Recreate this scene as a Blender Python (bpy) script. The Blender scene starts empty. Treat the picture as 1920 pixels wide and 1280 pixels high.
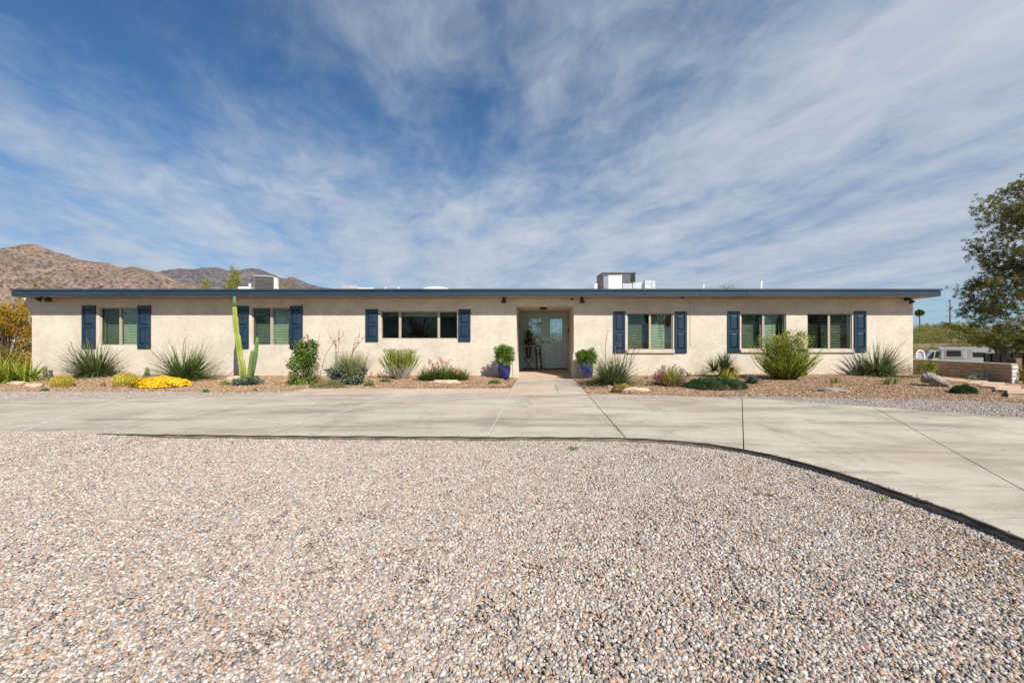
import bpy, math, random
import numpy as np
from mathutils import Vector, noise as mnoise

R = math.radians
S = bpy.context.scene
COL = S.collection
random.seed(7)
rng = np.random.default_rng(11)
F, CX, HY, H = 740.0, 1011.0, 640.0, 1.1      # focal length in photo pixels, principal point, eye height

# ---------------------------------------------------------------- camera, sky, sun, exposure
cam = bpy.data.cameras.new('camera')
cam.sensor_width = 36.0
cam.lens = F / 1920 * 36.0
cam.shift_x = -(CX - 960) / 1920
cam.clip_start, cam.clip_end = 0.05, 30000
cam_o = bpy.data.objects.new('camera', cam)
COL.objects.link(cam_o)
cam_o.location = (0, 0, H)
cam_o.rotation_euler = (R(90), 0, 0)
S.camera = cam_o
SUN_AZ, SUN_EL = 37.0, 42.0          # azimuth: degrees to the right of straight behind the camera
sdir = Vector((math.sin(R(SUN_AZ)) * math.cos(R(SUN_EL)), -math.cos(R(SUN_AZ)) * math.cos(R(SUN_EL)), math.sin(R(SUN_EL))))
sun = bpy.data.lights.new('sun', 'SUN')
sun.energy = 4.9
sun.angle = R(0.53)
sun.color = (1.0, 0.95, 0.87)
sun_o = bpy.data.objects.new('sun', sun)
COL.objects.link(sun_o)
sun_o.rotation_euler = sdir.to_track_quat('Z', 'Y').to_euler()
S.view_settings.view_transform = 'Standard'
S.view_settings.look = 'None'
S.view_settings.gamma = 1.0
S.view_settings.exposure = 0.28
S.view_settings.use_curve_mapping = False
S.render.engine = 'CYCLES'
S.cycles.max_bounces = 8
S.cycles.transparent_max_bounces = 12
S.cycles.caustics_reflective = False
S.cycles.caustics_refractive = False

w = bpy.data.worlds.new('World')
S.world = w
w.use_nodes = True
nt = w.node_tree
nt.nodes.clear()
def N(t, **k):
    n = nt.nodes.new(t)
    for a, b in k.items():
        setattr(n, a, b)
    return n
def LK(a, b):
    nt.links.new(a, b)
def MA(op, a, b=None, c=None, clamp=False):
    n = N('ShaderNodeMath', operation=op, use_clamp=clamp)
    for i, q in enumerate((a, b, c)):
        if q is None:
            continue
        if isinstance(q, (int, float)):
            n.inputs[i].default_value = q
        else:
            LK(q, n.inputs[i])
    return n.outputs[0]
def build_sky():
    out = N('ShaderNodeOutputWorld')
    sky = N('ShaderNodeTexSky', sky_type='NISHITA')
    sky.sun_disc = False
    sky.sun_elevation = R(SUN_EL)
    sky.sun_rotation = R(180 - SUN_AZ)
    sky.altitude = 800
    sky.air_density = 1.0
    sky.dust_density = 0.35
    sky.ozone_density = 2.2
    tc = N('ShaderNodeTexCoord')
    sp = N('ShaderNodeSeparateXYZ')
    LK(tc.outputs['Generated'], sp.inputs[0])
    x, y, z = sp.outputs
    zz = MA('ADD', MA('MAXIMUM', z, 0.0), 0.10)
    u = MA('DIVIDE', x, zz)
    v = MA('DIVIDE', y, zz)
    def nz(su, sv, off, scale, detail, rough, dist, skew=0.0):
        cb = N('ShaderNodeCombineXYZ')
        uu = MA('ADD', MA('MULTIPLY', u, su), MA('MULTIPLY', v, skew))
        LK(uu, cb.inputs[0])
        LK(MA('MULTIPLY', v, sv), cb.inputs[1])
        cb.inputs[2].default_value = off
        n = N('ShaderNodeTexNoise')
        n.inputs['Scale'].default_value = scale
        n.inputs['Detail'].default_value = detail
        n.inputs['Roughness'].default_value = rough
        n.inputs['Distortion'].default_value = dist
        LK(cb.outputs[0], n.inputs['Vector'])
        return n.outputs['Fac']
    broad = nz(0.8, 0.55, 3.1, 0.9, 5, 0.5, 0.2, 0.15)
    streak = nz(1.55, 0.68, 7.7, 1.15, 9, 0.55, 0.3, 0.40)
    fine = nz(2.1, 1.5, 1.7, 2.7, 10, 0.64, 0.4, 0.5)
    s = MA('ADD', MA('ADD', MA('MULTIPLY', broad, 1.0), MA('MULTIPLY', streak, 0.85)), MA('MULTIPLY', fine, 0.62))
    # thick veil low down and to the right, clearer towards the upper left and in a hole up ahead
    low = MA('MULTIPLY', MA('SUBTRACT', 0.54, MA('ABSOLUTE', MA('SUBTRACT', z, 0.20))), 0.95)
    side = MA('MULTIPLY', x, 0.26)
    hx = MA('MULTIPLY', MA('ADD', x, 0.10), MA('ADD', x, 0.10))
    hz = MA('MULTIPLY', MA('SUBTRACT', z, 0.46), MA('SUBTRACT', z, 0.46))
    hole = MA('MULTIPLY', MA('POWER', 2.718, MA('MULTIPLY', MA('ADD', MA('MULTIPLY', hx, 1.2), MA('MULTIPLY', hz, 4.0)), -16.0)), -0.22)
    ux = MA('MULTIPLY', MA('ADD', x, 0.70), MA('ADD', x, 0.70))
    uz = MA('MULTIPLY', MA('SUBTRACT', z, 0.46), MA('SUBTRACT', z, 0.46))
    hol2 = MA('MULTIPLY', MA('POWER', 2.718, MA('MULTIPLY', MA('ADD', ux, MA('MULTIPLY', uz, 7.0)), -9.0)), -0.36)
    tot = MA('ADD', MA('ADD', MA('ADD', s, low), MA('ADD', side, hole)), hol2)
    mr = N('ShaderNodeMapRange', interpolation_type='SMOOTHSTEP')
    mr.inputs['From Min'].default_value = 0.93
    mr.inputs['From Max'].default_value = 1.80
    mr.inputs['To Min'].default_value = 0.03
    mr.inputs['To Max'].default_value = 0.92
    LK(tot, mr.inputs['Value'])
    # clouds thin out to clear blue right at the horizon
    fade = N('ShaderNodeMapRange', interpolation_type='SMOOTHSTEP')
    fade.inputs['From Min'].default_value = 0.01
    fade.inputs['From Max'].default_value = 0.14
    fade.inputs['To Min'].default_value = 0.45
    LK(z, fade.inputs['Value'])
    cf = MA('MULTIPLY', mr.outputs[0], fade.outputs[0])
    tint = N('ShaderNodeMix', data_type='RGBA', blend_type='MULTIPLY')
    tint.inputs[0].default_value = 1.0
    LK(sky.outputs[0], tint.inputs[6])
    tint.inputs[7].default_value = (0.46, 0.83, 1.06, 1)
    mix = N('ShaderNodeMix', data_type='RGBA')
    LK(cf, mix.inputs[0])
    LK(tint.outputs[2], mix.inputs[6])
    cc = N('ShaderNodeMix', data_type='RGBA')
    cr = N('ShaderNodeMapRange')
    cr.inputs['From Min'].default_value = 0.36
    cr.inputs['From Max'].default_value = 0.66
    LK(MA('ADD', MA('MULTIPLY', streak, 0.6), MA('MULTIPLY', fine, 0.4)), cr.inputs['Value'])
    LK(cr.outputs[0], cc.inputs[0])
    cc.inputs[6].default_value = (3.3, 4.1, 5.3, 1)
    cc.inputs[7].default_value = (5.5, 5.95, 6.6, 1)
    LK(cc.outputs[2], mix.inputs[7])
    bg = N('ShaderNodeBackground')
    bg.inputs['Strength'].default_value = 0.09
    LK(mix.outputs[2], bg.inputs['Color'])
    LK(bg.outputs[0], out.inputs['Surface'])
build_sky()

# ---------------------------------------------------------------- helpers
WL = {}
def W(px, py, Y):
    """photo pixel at depth Y -> world point"""
    return np.array([(px - CX) / F * Y, Y, H + (HY - py) / F * Y])
def PX(px, Y): return (px - CX) / F * Y
def PZ(py, Y): return H + (HY - py) / F * Y
def GP(px, py, z=-0.06):
    """photo pixel on the horizontal plane z"""
    Y = (H - z) * F / (py - HY)
    return ((px - CX) / F * Y, Y)
def smooth(t):
    t = np.clip(t, 0, 1)
    return t * t * (3 - 2 * t)

class MB:
    def __init__(s):
        s.v, s.f, s.a, s.n = [], [], [], 0
    def add(s, v, f, var=0.5):
        v = np.asarray(v, dtype=float).reshape(-1, 3)
        s.v.append(v)
        s.a.append(np.broadcast_to(np.asarray(var, dtype=float), (len(v),)).copy())
        if isinstance(f, np.ndarray):
            s.f.append(f + s.n)
        else:
            by = {}
            for q in f:
                by.setdefault(len(q), []).append(q)
            for q in by.values():
                s.f.append(np.array(q) + s.n)
        s.n += len(v)
        return s
    def box(s, x0, x1, y0, y1, z0, z1, var=0.5):
        v = [(x, y, z) for x in (x0, x1) for y in (y0, y1) for z in (z0, z1)]
        return s.add(v, [(0, 1, 3, 2), (4, 6, 7, 5), (0, 4, 5, 1), (2, 3, 7, 6), (0, 2, 6, 4), (1, 5, 7, 3)], var)
    def cbox(s, c, d, rz=0, var=0.5, rx=0):
        """box by centre and size, turned about z (after a tilt about x)"""
        v = np.array([(x, y, z) for x in (-.5, .5) for y in (-.5, .5) for z in (-.5, .5)]) * np.array(d)
        v = rotx(v, rx)
        v = rotz(v, rz) + np.array(c)
        return s.add(v, [(0, 1, 3, 2), (4, 6, 7, 5), (0, 4, 5, 1), (2, 3, 7, 6), (0, 2, 6, 4), (1, 5, 7, 3)], var)
    def prism(s, pts, axis, a0, a1, var=0.5):
        """polygon in the two other axes pushed along axis from a0 to a1"""
        n = len(pts)
        v = []
        for a in (a0, a1):
            for p, q in pts:
                v.append({'x': (a, p, q), 'y': (p, a, q), 'z': (p, q, a)}[axis])
        f = [tuple(range(n)), tuple(range(2 * n - 1, n - 1, -1))] + [(i, (i + 1) % n, n + (i + 1) % n, n + i) for i in range(n)]
        return s.add(v, f, var)
    def tube(s, pts, rad, n=6, var=0.5, ribs=0, amp=0.0, cap=True):
        P = np.array(pts, dtype=float)
        rad = np.broadcast_to(np.asarray(rad, dtype=float), (len(P),))
        T = np.gradient(P, axis=0)
        T /= np.linalg.norm(T, axis=1)[:, None] + 1e-9
        up = np.array([0.0, 1.0, 0.0]) if abs(T[0][2]) > 0.8 else np.array([0.0, 0.0, 1.0])
        A = np.cross(T, up)
        A /= np.linalg.norm(A, axis=1)[:, None] + 1e-9
        B = np.cross(T, A)
        th = np.arange(n) * 2 * math.pi / n
        rr = 1 + amp * np.cos(th * ribs) if ribs else np.ones(n)
        v = P[:, None, :] + rad[:, None, None] * (rr[None, :, None]) * (np.cos(th)[None, :, None] * A[:, None, :] + np.sin(th)[None, :, None] * B[:, None, :])
        m = len(P)
        f = [(i * n + j, i * n + (j + 1) % n, (i + 1) * n + (j + 1) % n, (i + 1) * n + j) for i in range(m - 1) for j in range(n)]
        if cap:
            f += [tuple(range(n - 1, -1, -1)), tuple((m - 1) * n + j for j in range(n))]
        vv = var if np.isscalar(var) else np.repeat(np.asarray(var), n)
        return s.add(v.reshape(-1, 3), f, vv)
    def lathe(s, c, prof, n=24, ribs=0, amp=0.0, var=0.5, squash=1.0):
        th = np.arange(n) * 2 * math.pi / n
        rr = 1 + amp * np.cos(th * ribs) if ribs else np.ones(n)
        v = []
        for r, z in prof:
            v.append(np.stack([r * rr * np.cos(th), r * rr * np.sin(th) * squash, np.full(n, z)], 1))
        v = np.concatenate(v) + np.array(c)
        m = len(prof)
        f = [(i * n + j, i * n + (j + 1) % n, (i + 1) * n + (j + 1) % n, (i + 1) * n + j) for i in range(m - 1) for j in range(n)]
        f += [tuple(range(n - 1, -1, -1)), tuple((m - 1) * n + j for j in range(n))]
        vv = var if np.isscalar(var) else np.tile(np.asarray(var), m)
        return s.add(v, f, vv)
    def build(s, name, mat, parent=None, smooth=False, bevel=0.0, seg=1, bang=0.6):
        V = np.concatenate(s.v)
        base = np.array(WL.get(parent, (0, 0, 0)), dtype=float) if parent else np.zeros(3)
        V = V - base
        me = bpy.data.meshes.new(name)
        me.vertices.add(len(V))
        me.vertices.foreach_set('co', V.astype(np.float32).ravel())
        li = np.concatenate([q.ravel() for q in s.f])
        lt = np.concatenate([np.full(len(q), q.shape[1]) for q in s.f])
        ls = np.concatenate([[0], np.cumsum(lt)[:-1]])
        me.loops.add(len(li))
        me.loops.foreach_set('vertex_index', li.astype(np.int32))
        me.polygons.add(len(lt))
        me.polygons.foreach_set('loop_start', ls.astype(np.int32))
        me.polygons.foreach_set('loop_total', lt.astype(np.int32))
        me.polygons.foreach_set('use_smooth', np.full(len(lt), bool(smooth)))
        at = me.attributes.new('var', 'FLOAT', 'POINT')
        at.data.foreach_set('value', np.concatenate(s.a).astype(np.float32))
        me.update(calc_edges=True)
        me.validate()
        if mat:
            me.materials.append(mat)
        o = bpy.data.objects.new(name, me)
        COL.objects.link(o)
        if parent:
            o.parent = parent
            WL[o] = WL[parent]
        else:
            WL[o] = (0, 0, 0)
        if bevel:
            b = o.modifiers.new('bevel', 'BEVEL')
            b.width, b.segments, b.limit_method, b.angle_limit = bevel, seg, 'ANGLE', bang
        return o

def rotz(v, a):
    c, s_ = math.cos(a), math.sin(a)
    v = np.asarray(v, dtype=float)
    return np.stack([v[..., 0] * c - v[..., 1] * s_, v[..., 0] * s_ + v[..., 1] * c, v[..., 2]], -1)
def rotx(v, a):
    c, s_ = math.cos(a), math.sin(a)
    v = np.asarray(v, dtype=float)
    return np.stack([v[..., 0], v[..., 1] * c - v[..., 2] * s_, v[..., 1] * s_ + v[..., 2] * c], -1)
def tag(o, label=None, cat=None, group=None, kind=None):
    if label: o['label'] = label
    if cat: o['category'] = cat
    if group: o['group'] = group
    if kind: o['kind'] = kind
    return o
def thing(name, label, cat, loc, group=None):
    o = bpy.data.objects.new(name, None)
    o.empty_display_size = 0.2
    COL.objects.link(o)
    o.location = loc
    WL[o] = tuple(float(q) for q in loc)
    return tag(o, label, cat, group)
def copy_tree(o, loc, rz=0.0, scale=1.0, label=None):
    """copy of a thing with copies of its parts and sub-parts, sharing mesh data"""
    r = o.copy()
    COL.objects.link(r)
    r.location = loc
    r.rotation_euler = (0, 0, rz)
    r.scale = (scale,) * 3 if np.isscalar(scale) else scale
    if label: r['label'] = label
    for ch in list(o.children):
        c = ch.copy()
        COL.objects.link(c)
        c.parent = r
        for g in list(ch.children):
            d = g.copy()
            COL.objects.link(d)
            d.parent = c
    return r

# ---------------------------------------------------------------- materials
def mat(name, col, col2=None, rough=0.7, scale=3.0, detail=6, bump=0.0, bscale=60.0, metal=0.0, stretch=(1, 1, 1), lo=0.35, hi=0.65,
        attr=False, transl=0.0, coat=0.0, ramp=None, spec=0.5, bdist=0.02, fine=0.0, fscale=120.0, bdetail=4):
    m = bpy.data.materials.new(name)
    m.use_nodes = True
    t = m.node_tree
    t.nodes.clear()
    nn = t.nodes.new
    out = nn('ShaderNodeOutputMaterial')
    p = nn('ShaderNodeBsdfPrincipled')
    p.inputs['Roughness'].default_value = rough
    p.inputs['Metallic'].default_value = metal
    p.inputs['Specular IOR Level'].default_value = spec
    if coat:
        p.inputs['Coat Weight'].default_value = coat
        p.inputs['Coat Roughness'].default_value = 0.08
    tc = nn('ShaderNodeTexCoord')
    mp = nn('ShaderNodeMapping')
    mp.inputs['Scale'].default_value = stretch
    t.links.new(tc.outputs['Object'], mp.inputs[0])
    cur = None
    if ramp:
        a = nn('ShaderNodeAttribute')
        a.attribute_name = 'var'
        r = nn('ShaderNodeValToRGB')
        r.color_ramp.interpolation = 'CONSTANT' if ramp[0] == 'C' else 'LINEAR'
        cols = ramp[1]
        while len(r.color_ramp.elements) < len(cols):
            r.color_ramp.elements.new(0.5)
        for i, c in enumerate(cols):
            e = r.color_ramp.elements[i]
            e.position = i / len(cols) if ramp[0] == 'C' else i / (len(cols) - 1)
            e.color = (*c, 1)
        t.links.new(a.outputs['Fac'], r.inputs[0])
        cur = r.outputs[0]
    else:
        n = nn('ShaderNodeTexNoise')
        n.inputs['Scale'].default_value = scale
        n.inputs['Detail'].default_value = detail
        n.inputs['Roughness'].default_value = 0.6
        t.links.new(mp.outputs[0], n.inputs['Vector'])
        mr = nn('ShaderNodeMapRange')
        mr.inputs['From Min'].default_value = lo
        mr.inputs['From Max'].default_value = hi
        t.links.new(n.outputs['Fac'], mr.inputs['Value'])
        mx = nn('ShaderNodeMix')
        mx.data_type = 'RGBA'
        t.links.new(mr.outputs[0], mx.inputs[0])
        mx.inputs[6].default_value = (*col, 1)
        mx.inputs[7].default_value = (*(col2 or tuple(c * 0.85 for c in col)), 1)
        cur = mx.outputs[2]
        if attr:
            a = nn('ShaderNodeAttribute')
            a.attribute_name = 'var'
            mr2 = nn('ShaderNodeMapRange')
            mr2.inputs['To Min'].default_value = 0.45
            mr2.inputs['To Max'].default_value = 1.55
            t.links.new(a.outputs['Fac'], mr2.inputs['Value'])
            hs = nn('ShaderNodeHueSaturation')
            t.links.new(mr2.outputs[0], hs.inputs['Value'])
            t.links.new(cur, hs.inputs['Color'])
            cur = hs.outputs[0]
    if fine:
        n3 = nn('ShaderNodeTexNoise')
        n3.inputs['Scale'].default_value = fscale
        n3.inputs['Detail'].default_value = 3
        t.links.new(tc.outputs['Object'], n3.inputs['Vector'])
        m3 = nn('ShaderNodeMapRange')
        m3.inputs['From Min'].default_value = 0.3
        m3.inputs['From Max'].default_value = 0.7
        m3.inputs['To Min'].default_value = 1 - fine
        m3.inputs['To Max'].default_value = 1 + fine
        t.links.new(n3.outputs['Fac'], m3.inputs['Value'])
        h3 = nn('ShaderNodeHueSaturation')
        t.links.new(m3.outputs[0], h3.inputs['Value'])
        t.links.new(cur, h3.inputs['Color'])
        cur = h3.outputs[0]
    t.links.new(cur, p.inputs['Base Color'])
    if bump:
        nb = nn('ShaderNodeTexNoise')
        nb.inputs['Scale'].default_value = bscale
        nb.inputs['Detail'].default_value = bdetail
        t.links.new(mp.outputs[0], nb.inputs['Vector'])
        bm = nn('ShaderNodeBump')
        bm.inputs['Strength'].default_value = bump
        bm.inputs['Distance'].default_value = bdist
        t.links.new(nb.outputs['Fac'], bm.inputs['Height'])
        t.links.new(bm.outputs[0], p.inputs['Normal'])
    res = p.outputs[0]
    if transl:
        tr = nn('ShaderNodeBsdfTranslucent')
        t.links.new(cur, tr.inputs['Color'])
        ms = nn('ShaderNodeMixShader')
        ms.inputs[0].default_value = transl
        t.links.new(res, ms.inputs[1])
        t.links.new(tr.outputs[0], ms.inputs[2])
        res = ms.outputs[0]
    t.links.new(res, out.inputs['Surface'])
    return m

def glass_mat(name, tint, gloss=0.10):
    m = bpy.data.materials.new(name)
    m.use_nodes = True
    t = m.node_tree
    t.nodes.clear()
    nn = t.nodes.new
    out = nn('ShaderNodeOutputMaterial')
    tr = nn('ShaderNodeBsdfTransparent')
    tr.inputs[0].default_value = (*tint, 1)
    gl = nn('ShaderNodeBsdfGlossy')
    gl.inputs['Roughness'].default_value = 0.01
    gl.inputs['Color'].default_value = (0.9, 0.95, 0.95, 1)
    nz = nn('ShaderNodeTexNoise')
    nz.inputs['Scale'].default_value = 1.6
    bp = nn('ShaderNodeBump')
    bp.inputs['Strength'].default_value = 0.12
    bp.inputs['Distance'].default_value = 0.02
    t.links.new(nz.outputs['Fac'], bp.inputs['Height'])
    t.links.new(bp.outputs[0], gl.inputs['Normal'])
    fr = nn('ShaderNodeLayerWeight')
    fr.inputs['Blend'].default_value = 0.5
    pw = nn('ShaderNodeMath')
    pw.operation = 'POWER'
    pw.inputs[1].default_value = 5.0
    t.links.new(fr.outputs['Facing'], pw.inputs[0])
    ad = nn('ShaderNodeMath')
    ad.operation = 'MULTIPLY_ADD'
    ad.use_clamp = True
    ad.inputs[1].default_value = 0.9 if gloss > 0 else 0.0
    ad.inputs[2].default_value = max(gloss, 0.0)
    t.links.new(pw.outputs[0], ad.inputs[0])
    ms = nn('ShaderNodeMixShader')
    t.links.new(ad.outputs[0], ms.inputs[0])
    t.links.new(tr.outputs[0], ms.inputs[1])
    t.links.new(gl.outputs[0], ms.inputs[2])
    t.links.new(ms.outputs[0], out.inputs['Surface'])
    return m

M = {}
M['stucco'] = mat('stucco', (0.74, 0.665, 0.55), (0.63, 0.555, 0.45), rough=0.92, scale=1.7, detail=9, bump=0.55, bscale=22, bdist=0.012, fine=0.05, fscale=9, spec=0.2, bdetail=8)
def stucco_dirt(m):
    t = m.node_tree
    nn = t.nodes.new
    p = [n for n in t.nodes if n.type == 'BSDF_PRINCIPLED'][0]
    src = p.inputs['Base Color'].links[0].from_socket
    tc = [n for n in t.nodes if n.type == 'TEX_COORD'][0]
    def rng_(sock, a, b, c, d):
        r = nn('ShaderNodeMapRange')
        for k_, v_ in zip(('From Min', 'From Max', 'To Min', 'To Max'), (a, b, c, d)):
            r.inputs[k_].default_value = v_
        t.links.new(sock, r.inputs['Value'])
        return r.outputs[0]
    def noi(s_, d, r_, dist, st=(1, 1, 1)):
        mp = nn('ShaderNodeMapping')
        mp.inputs['Scale'].default_value = st
        t.links.new(tc.outputs['Object'], mp.inputs[0])
        n = nn('ShaderNodeTexNoise')
        n.inputs['Scale'].default_value = s_
        n.inputs['Detail'].default_value = d
        n.inputs['Roughness'].default_value = r_
        n.inputs['Distortion'].default_value = dist
        t.links.new(mp.outputs[0], n.inputs['Vector'])
        return n.outputs['Fac']
    def mul(a, b):
        q = nn('ShaderNodeMath')
        q.operation = 'MULTIPLY'
        q.use_clamp = True
        t.links.new(a, q.inputs[0])
        t.links.new(b, q.inputs[1])
        return q.outputs[0]
    def mix(f, a, c):
        x = nn('ShaderNodeMix')
        x.data_type = 'RGBA'
        t.links.new(f, x.inputs[0])
        t.links.new(a, x.inputs[6])
        x.inputs[7].default_value = (*c, 1)
        return x.outputs[2]
    c = mix(rng_(noi(5.5, 10, 0.72, 1.4), 0.52, 0.70, 0, 0.5), src, (0.44, 0.395, 0.335))       # grey trowel marks
    c = mix(rng_(noi(2.2, 8, 0.65, 0.8, (0.6, 1, 1.2)), 0.52, 0.72, 0, 0.35), c, (0.50, 0.44, 0.36))
    sp = nn('ShaderNodeSeparateXYZ')
    t.links.new(tc.outputs['Object'], sp.inputs[0])
    foot = rng_(sp.outputs[2], 0.55, 0.0, 0, 1)
    right = rng_(sp.outputs[0], 2.0, 8.0, 0.25, 1)
    c = mix(mul(mul(foot, right), rng_(noi(1.6, 9, 0.65, 0.5), 0.36, 0.60, 0, 0.75)), c, (0.60, 0.41, 0.25))
    t.links.new(c, p.inputs['Base Color'])
stucco_dirt(M['stucco'])
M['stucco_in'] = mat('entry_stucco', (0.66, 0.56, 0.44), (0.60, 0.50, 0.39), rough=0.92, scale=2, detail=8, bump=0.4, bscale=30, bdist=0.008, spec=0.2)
M['trim'] = mat('tan_trim', (0.56, 0.47, 0.36), rough=0.6, scale=3)
M['sill'] = mat('sill_paint', (0.66, 0.57, 0.46), rough=0.8, scale=4, bump=0.2)
M['soffit'] = mat('soffit_paint', (0.56, 0.43, 0.30), rough=0.8, scale=4)
M['navy'] = mat('navy_fascia', (0.012, 0.034, 0.064), (0.024, 0.050, 0.080), rough=0.5, scale=1.2, detail=7, stretch=(0.5, 1, 5), fine=0.1, fscale=20)
M['navy_trim'] = mat('navy_metal', (0.026, 0.056, 0.076), (0.045, 0.078, 0.096), rough=0.45, scale=1.5, stretch=(0.4, 1, 4))
M['shutter'] = mat('navy_shutter', (0.012, 0.034, 0.066), (0.018, 0.044, 0.078), rough=0.42, scale=2.5, fine=0.06, fscale=40)
M['roof'] = mat('white_roof_coating', (0.8, 0.79, 0.76), rough=0.6, scale=2)
M['frame'] = mat('tan_vinyl', (0.50, 0.42, 0.33), rough=0.45, scale=3)
M['blind'] = mat('blind_slats', (0.55, 0.60, 0.50), rough=0.6, scale=2)
M['glass'] = glass_mat('green_glass', (0.86, 0.915, 0.845), 0.085)
M['glass_dark'] = glass_mat('dark_glass', (0.82, 0.86, 0.80), 0.028)
M['door_glass'] = glass_mat('door_glass', (0.4, 0.42, 0.38), 0.48)
M['screen'] = glass_mat('insect_screen', (0.80, 0.80, 0.80), -0.02)
M['door'] = mat('sage_teal_paint', (0.44, 0.60, 0.62), (0.41, 0.57, 0.59), rough=0.5, scale=3)
M['dark'] = mat('dark_bronze', (0.025, 0.018, 0.014), rough=0.45, scale=6)
M['brass'] = mat('brushed_nickel', (0.6, 0.55, 0.42), rough=0.3, metal=1.0, scale=8)
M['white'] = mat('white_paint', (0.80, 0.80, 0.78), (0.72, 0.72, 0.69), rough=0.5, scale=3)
M['galv'] = mat('galvanised_steel', (0.62, 0.66, 0.66), (0.46, 0.50, 0.51), rough=0.42, metal=0.45, scale=3.5, stretch=(1, 1, 2))
M['acgrey'] = mat('beige_steel', (0.42, 0.41, 0.38), rough=0.5, scale=4)
M['grille'] = mat('dark_coil_grille', (0.06, 0.055, 0.05), (0.10, 0.085, 0.07), rough=0.5, metal=0.3, scale=12, stretch=(1, 1, 8))
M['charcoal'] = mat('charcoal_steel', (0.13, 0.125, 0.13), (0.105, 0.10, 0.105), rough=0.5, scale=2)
M['concrete'] = None
M['kerbdark'] = mat('stained_concrete_edge', (0.24, 0.20, 0.155), (0.14, 0.115, 0.09), rough=0.95, scale=6, detail=8, bump=0.5, bscale=30)
M['joint_light'] = mat('pale_joint', (0.66, 0.62, 0.55), rough=0.9, scale=8)
M['joint_dark'] = mat('dark_joint_soil', (0.07, 0.058, 0.045), rough=1, scale=8)  # dark base colour in the joints and the band along the slab edge
M['soil'] = mat('orange_desert_dirt', (0.43, 0.27, 0.165), (0.34, 0.205, 0.125), rough=1.0, scale=1.2, detail=10, bump=0.5, bscale=14, fine=0.16, fscale=45)
M['desert'] = mat('desert_ground', (0.34, 0.25, 0.16), (0.22, 0.19, 0.10), rough=1.0, scale=0.12, detail=12, bump=0.4, bscale=4, fine=0.2, fscale=2)
M['bedsoil'] = mat('brown_bed_soil', (0.26, 0.155, 0.095), (0.17, 0.10, 0.062), rough=1.0, scale=24, detail=6, bump=0.9, bscale=60)
M['gravelbase'] = mat('gravel_bed', (0.30, 0.25, 0.20), (0.17, 0.14, 0.11), rough=1.0, scale=45, detail=5, bump=1.0, bscale=60)
M['pebble'] = mat('mixed_pebbles', None, rough=0.75, ramp=('C', [(0.464, 0.399, 0.338), (0.407, 0.312, 0.238), (0.547, 0.495, 0.436), (0.307, 0.263, 0.23), (0.447, 0.336, 0.264), (0.348, 0.312, 0.282), (0.473, 0.289, 0.171), (0.415, 0.352, 0.296), (0.169, 0.156, 0.152), (0.514, 0.431, 0.329), (0.364, 0.247, 0.195), (0.43, 0.392, 0.36), (0.257, 0.231, 0.221), (0.597, 0.55, 0.505)]), fine=0.12, fscale=150)
M['pebble_grey'] = mat('grey_pebbles', None, rough=0.8, ramp=('C', [(0.352, 0.296, 0.245), (0.256, 0.213, 0.182), (0.432, 0.38, 0.322), (0.192, 0.163, 0.147), (0.336, 0.251, 0.193), (0.4, 0.35, 0.301), (0.288, 0.251, 0.231), (0.48, 0.426, 0.364)]), fine=0.12, fscale=150)
M['chips'] = mat('brown_rock_chips', None, rough=0.85, ramp=('C', [(0.361, 0.216, 0.12), (0.258, 0.145, 0.08), (0.447, 0.304, 0.18), (0.172, 0.101, 0.06), (0.404, 0.255, 0.152), (0.516, 0.396, 0.256), (0.31, 0.18, 0.104), (0.116, 0.075, 0.048), (0.378, 0.264, 0.176)]), fine=0.12, fscale=120)
M['tanstone'] = mat('buff_boulder', (0.66, 0.50, 0.33), (0.50, 0.35, 0.22), rough=0.9, scale=5, detail=8, bump=0.7, bscale=12)
M['greystone'] = mat('weathered_grey_rock', (0.36, 0.31, 0.27), (0.20, 0.165, 0.14), rough=0.95, scale=6, detail=9, bump=0.9, bscale=14)
def leafm(name, cols, transl=0.22, rough=0.55):
    return mat(name, None, ramp=('L', cols), rough=rough, transl=transl, spec=0.35)
M['yucca'] = leafm('grey_green_blades', [(0.045, 0.06, 0.020), (0.12, 0.155, 0.055), (0.20, 0.23, 0.09), (0.36, 0.36, 0.19)])
M['yucca2'] = leafm('green_blades', [(0.035, 0.06, 0.012), (0.11, 0.17, 0.035), (0.20, 0.27, 0.07), (0.36, 0.38, 0.17)])
M['stalk'] = mat('pinkish_flower_stalk', (0.22, 0.12, 0.09), (0.15, 0.09, 0.05), rough=0.7)
M['coral'] = mat('coral_buds', (0.62, 0.16, 0.14), (0.50, 0.20, 0.16), rough=0.7, scale=20)
M['chartreuse'] = leafm('chartreuse_leaves', [(0.06, 0.09, 0.01), (0.18, 0.25, 0.02), (0.36, 0.40, 0.04), (0.50, 0.48, 0.10)])
M['yellowgrass'] = leafm('green_yellow_blades', [(0.03, 0.06, 0.012), (0.09, 0.14, 0.03), (0.26, 0.30, 0.04), (0.62, 0.50, 0.05)])
M['shrub'] = leafm('shrub_green', [(0.025, 0.05, 0.008), (0.075, 0.14, 0.02), (0.16, 0.26, 0.04), (0.30, 0.40, 0.10)])
M['potleaf'] = leafm('potted_green', [(0.03, 0.07, 0.008), (0.10, 0.19, 0.02), (0.20, 0.32, 0.04), (0.38, 0.46, 0.10)])
M['silver'] = leafm('silver_green', [(0.05, 0.08, 0.04), (0.13, 0.18, 0.11), (0.24, 0.30, 0.22), (0.42, 0.46, 0.38)])
M['strawgreen'] = leafm('straw_green', [(0.09, 0.10, 0.03), (0.20, 0.22, 0.07), (0.33, 0.33, 0.13), (0.42, 0.40, 0.20)])
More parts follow.
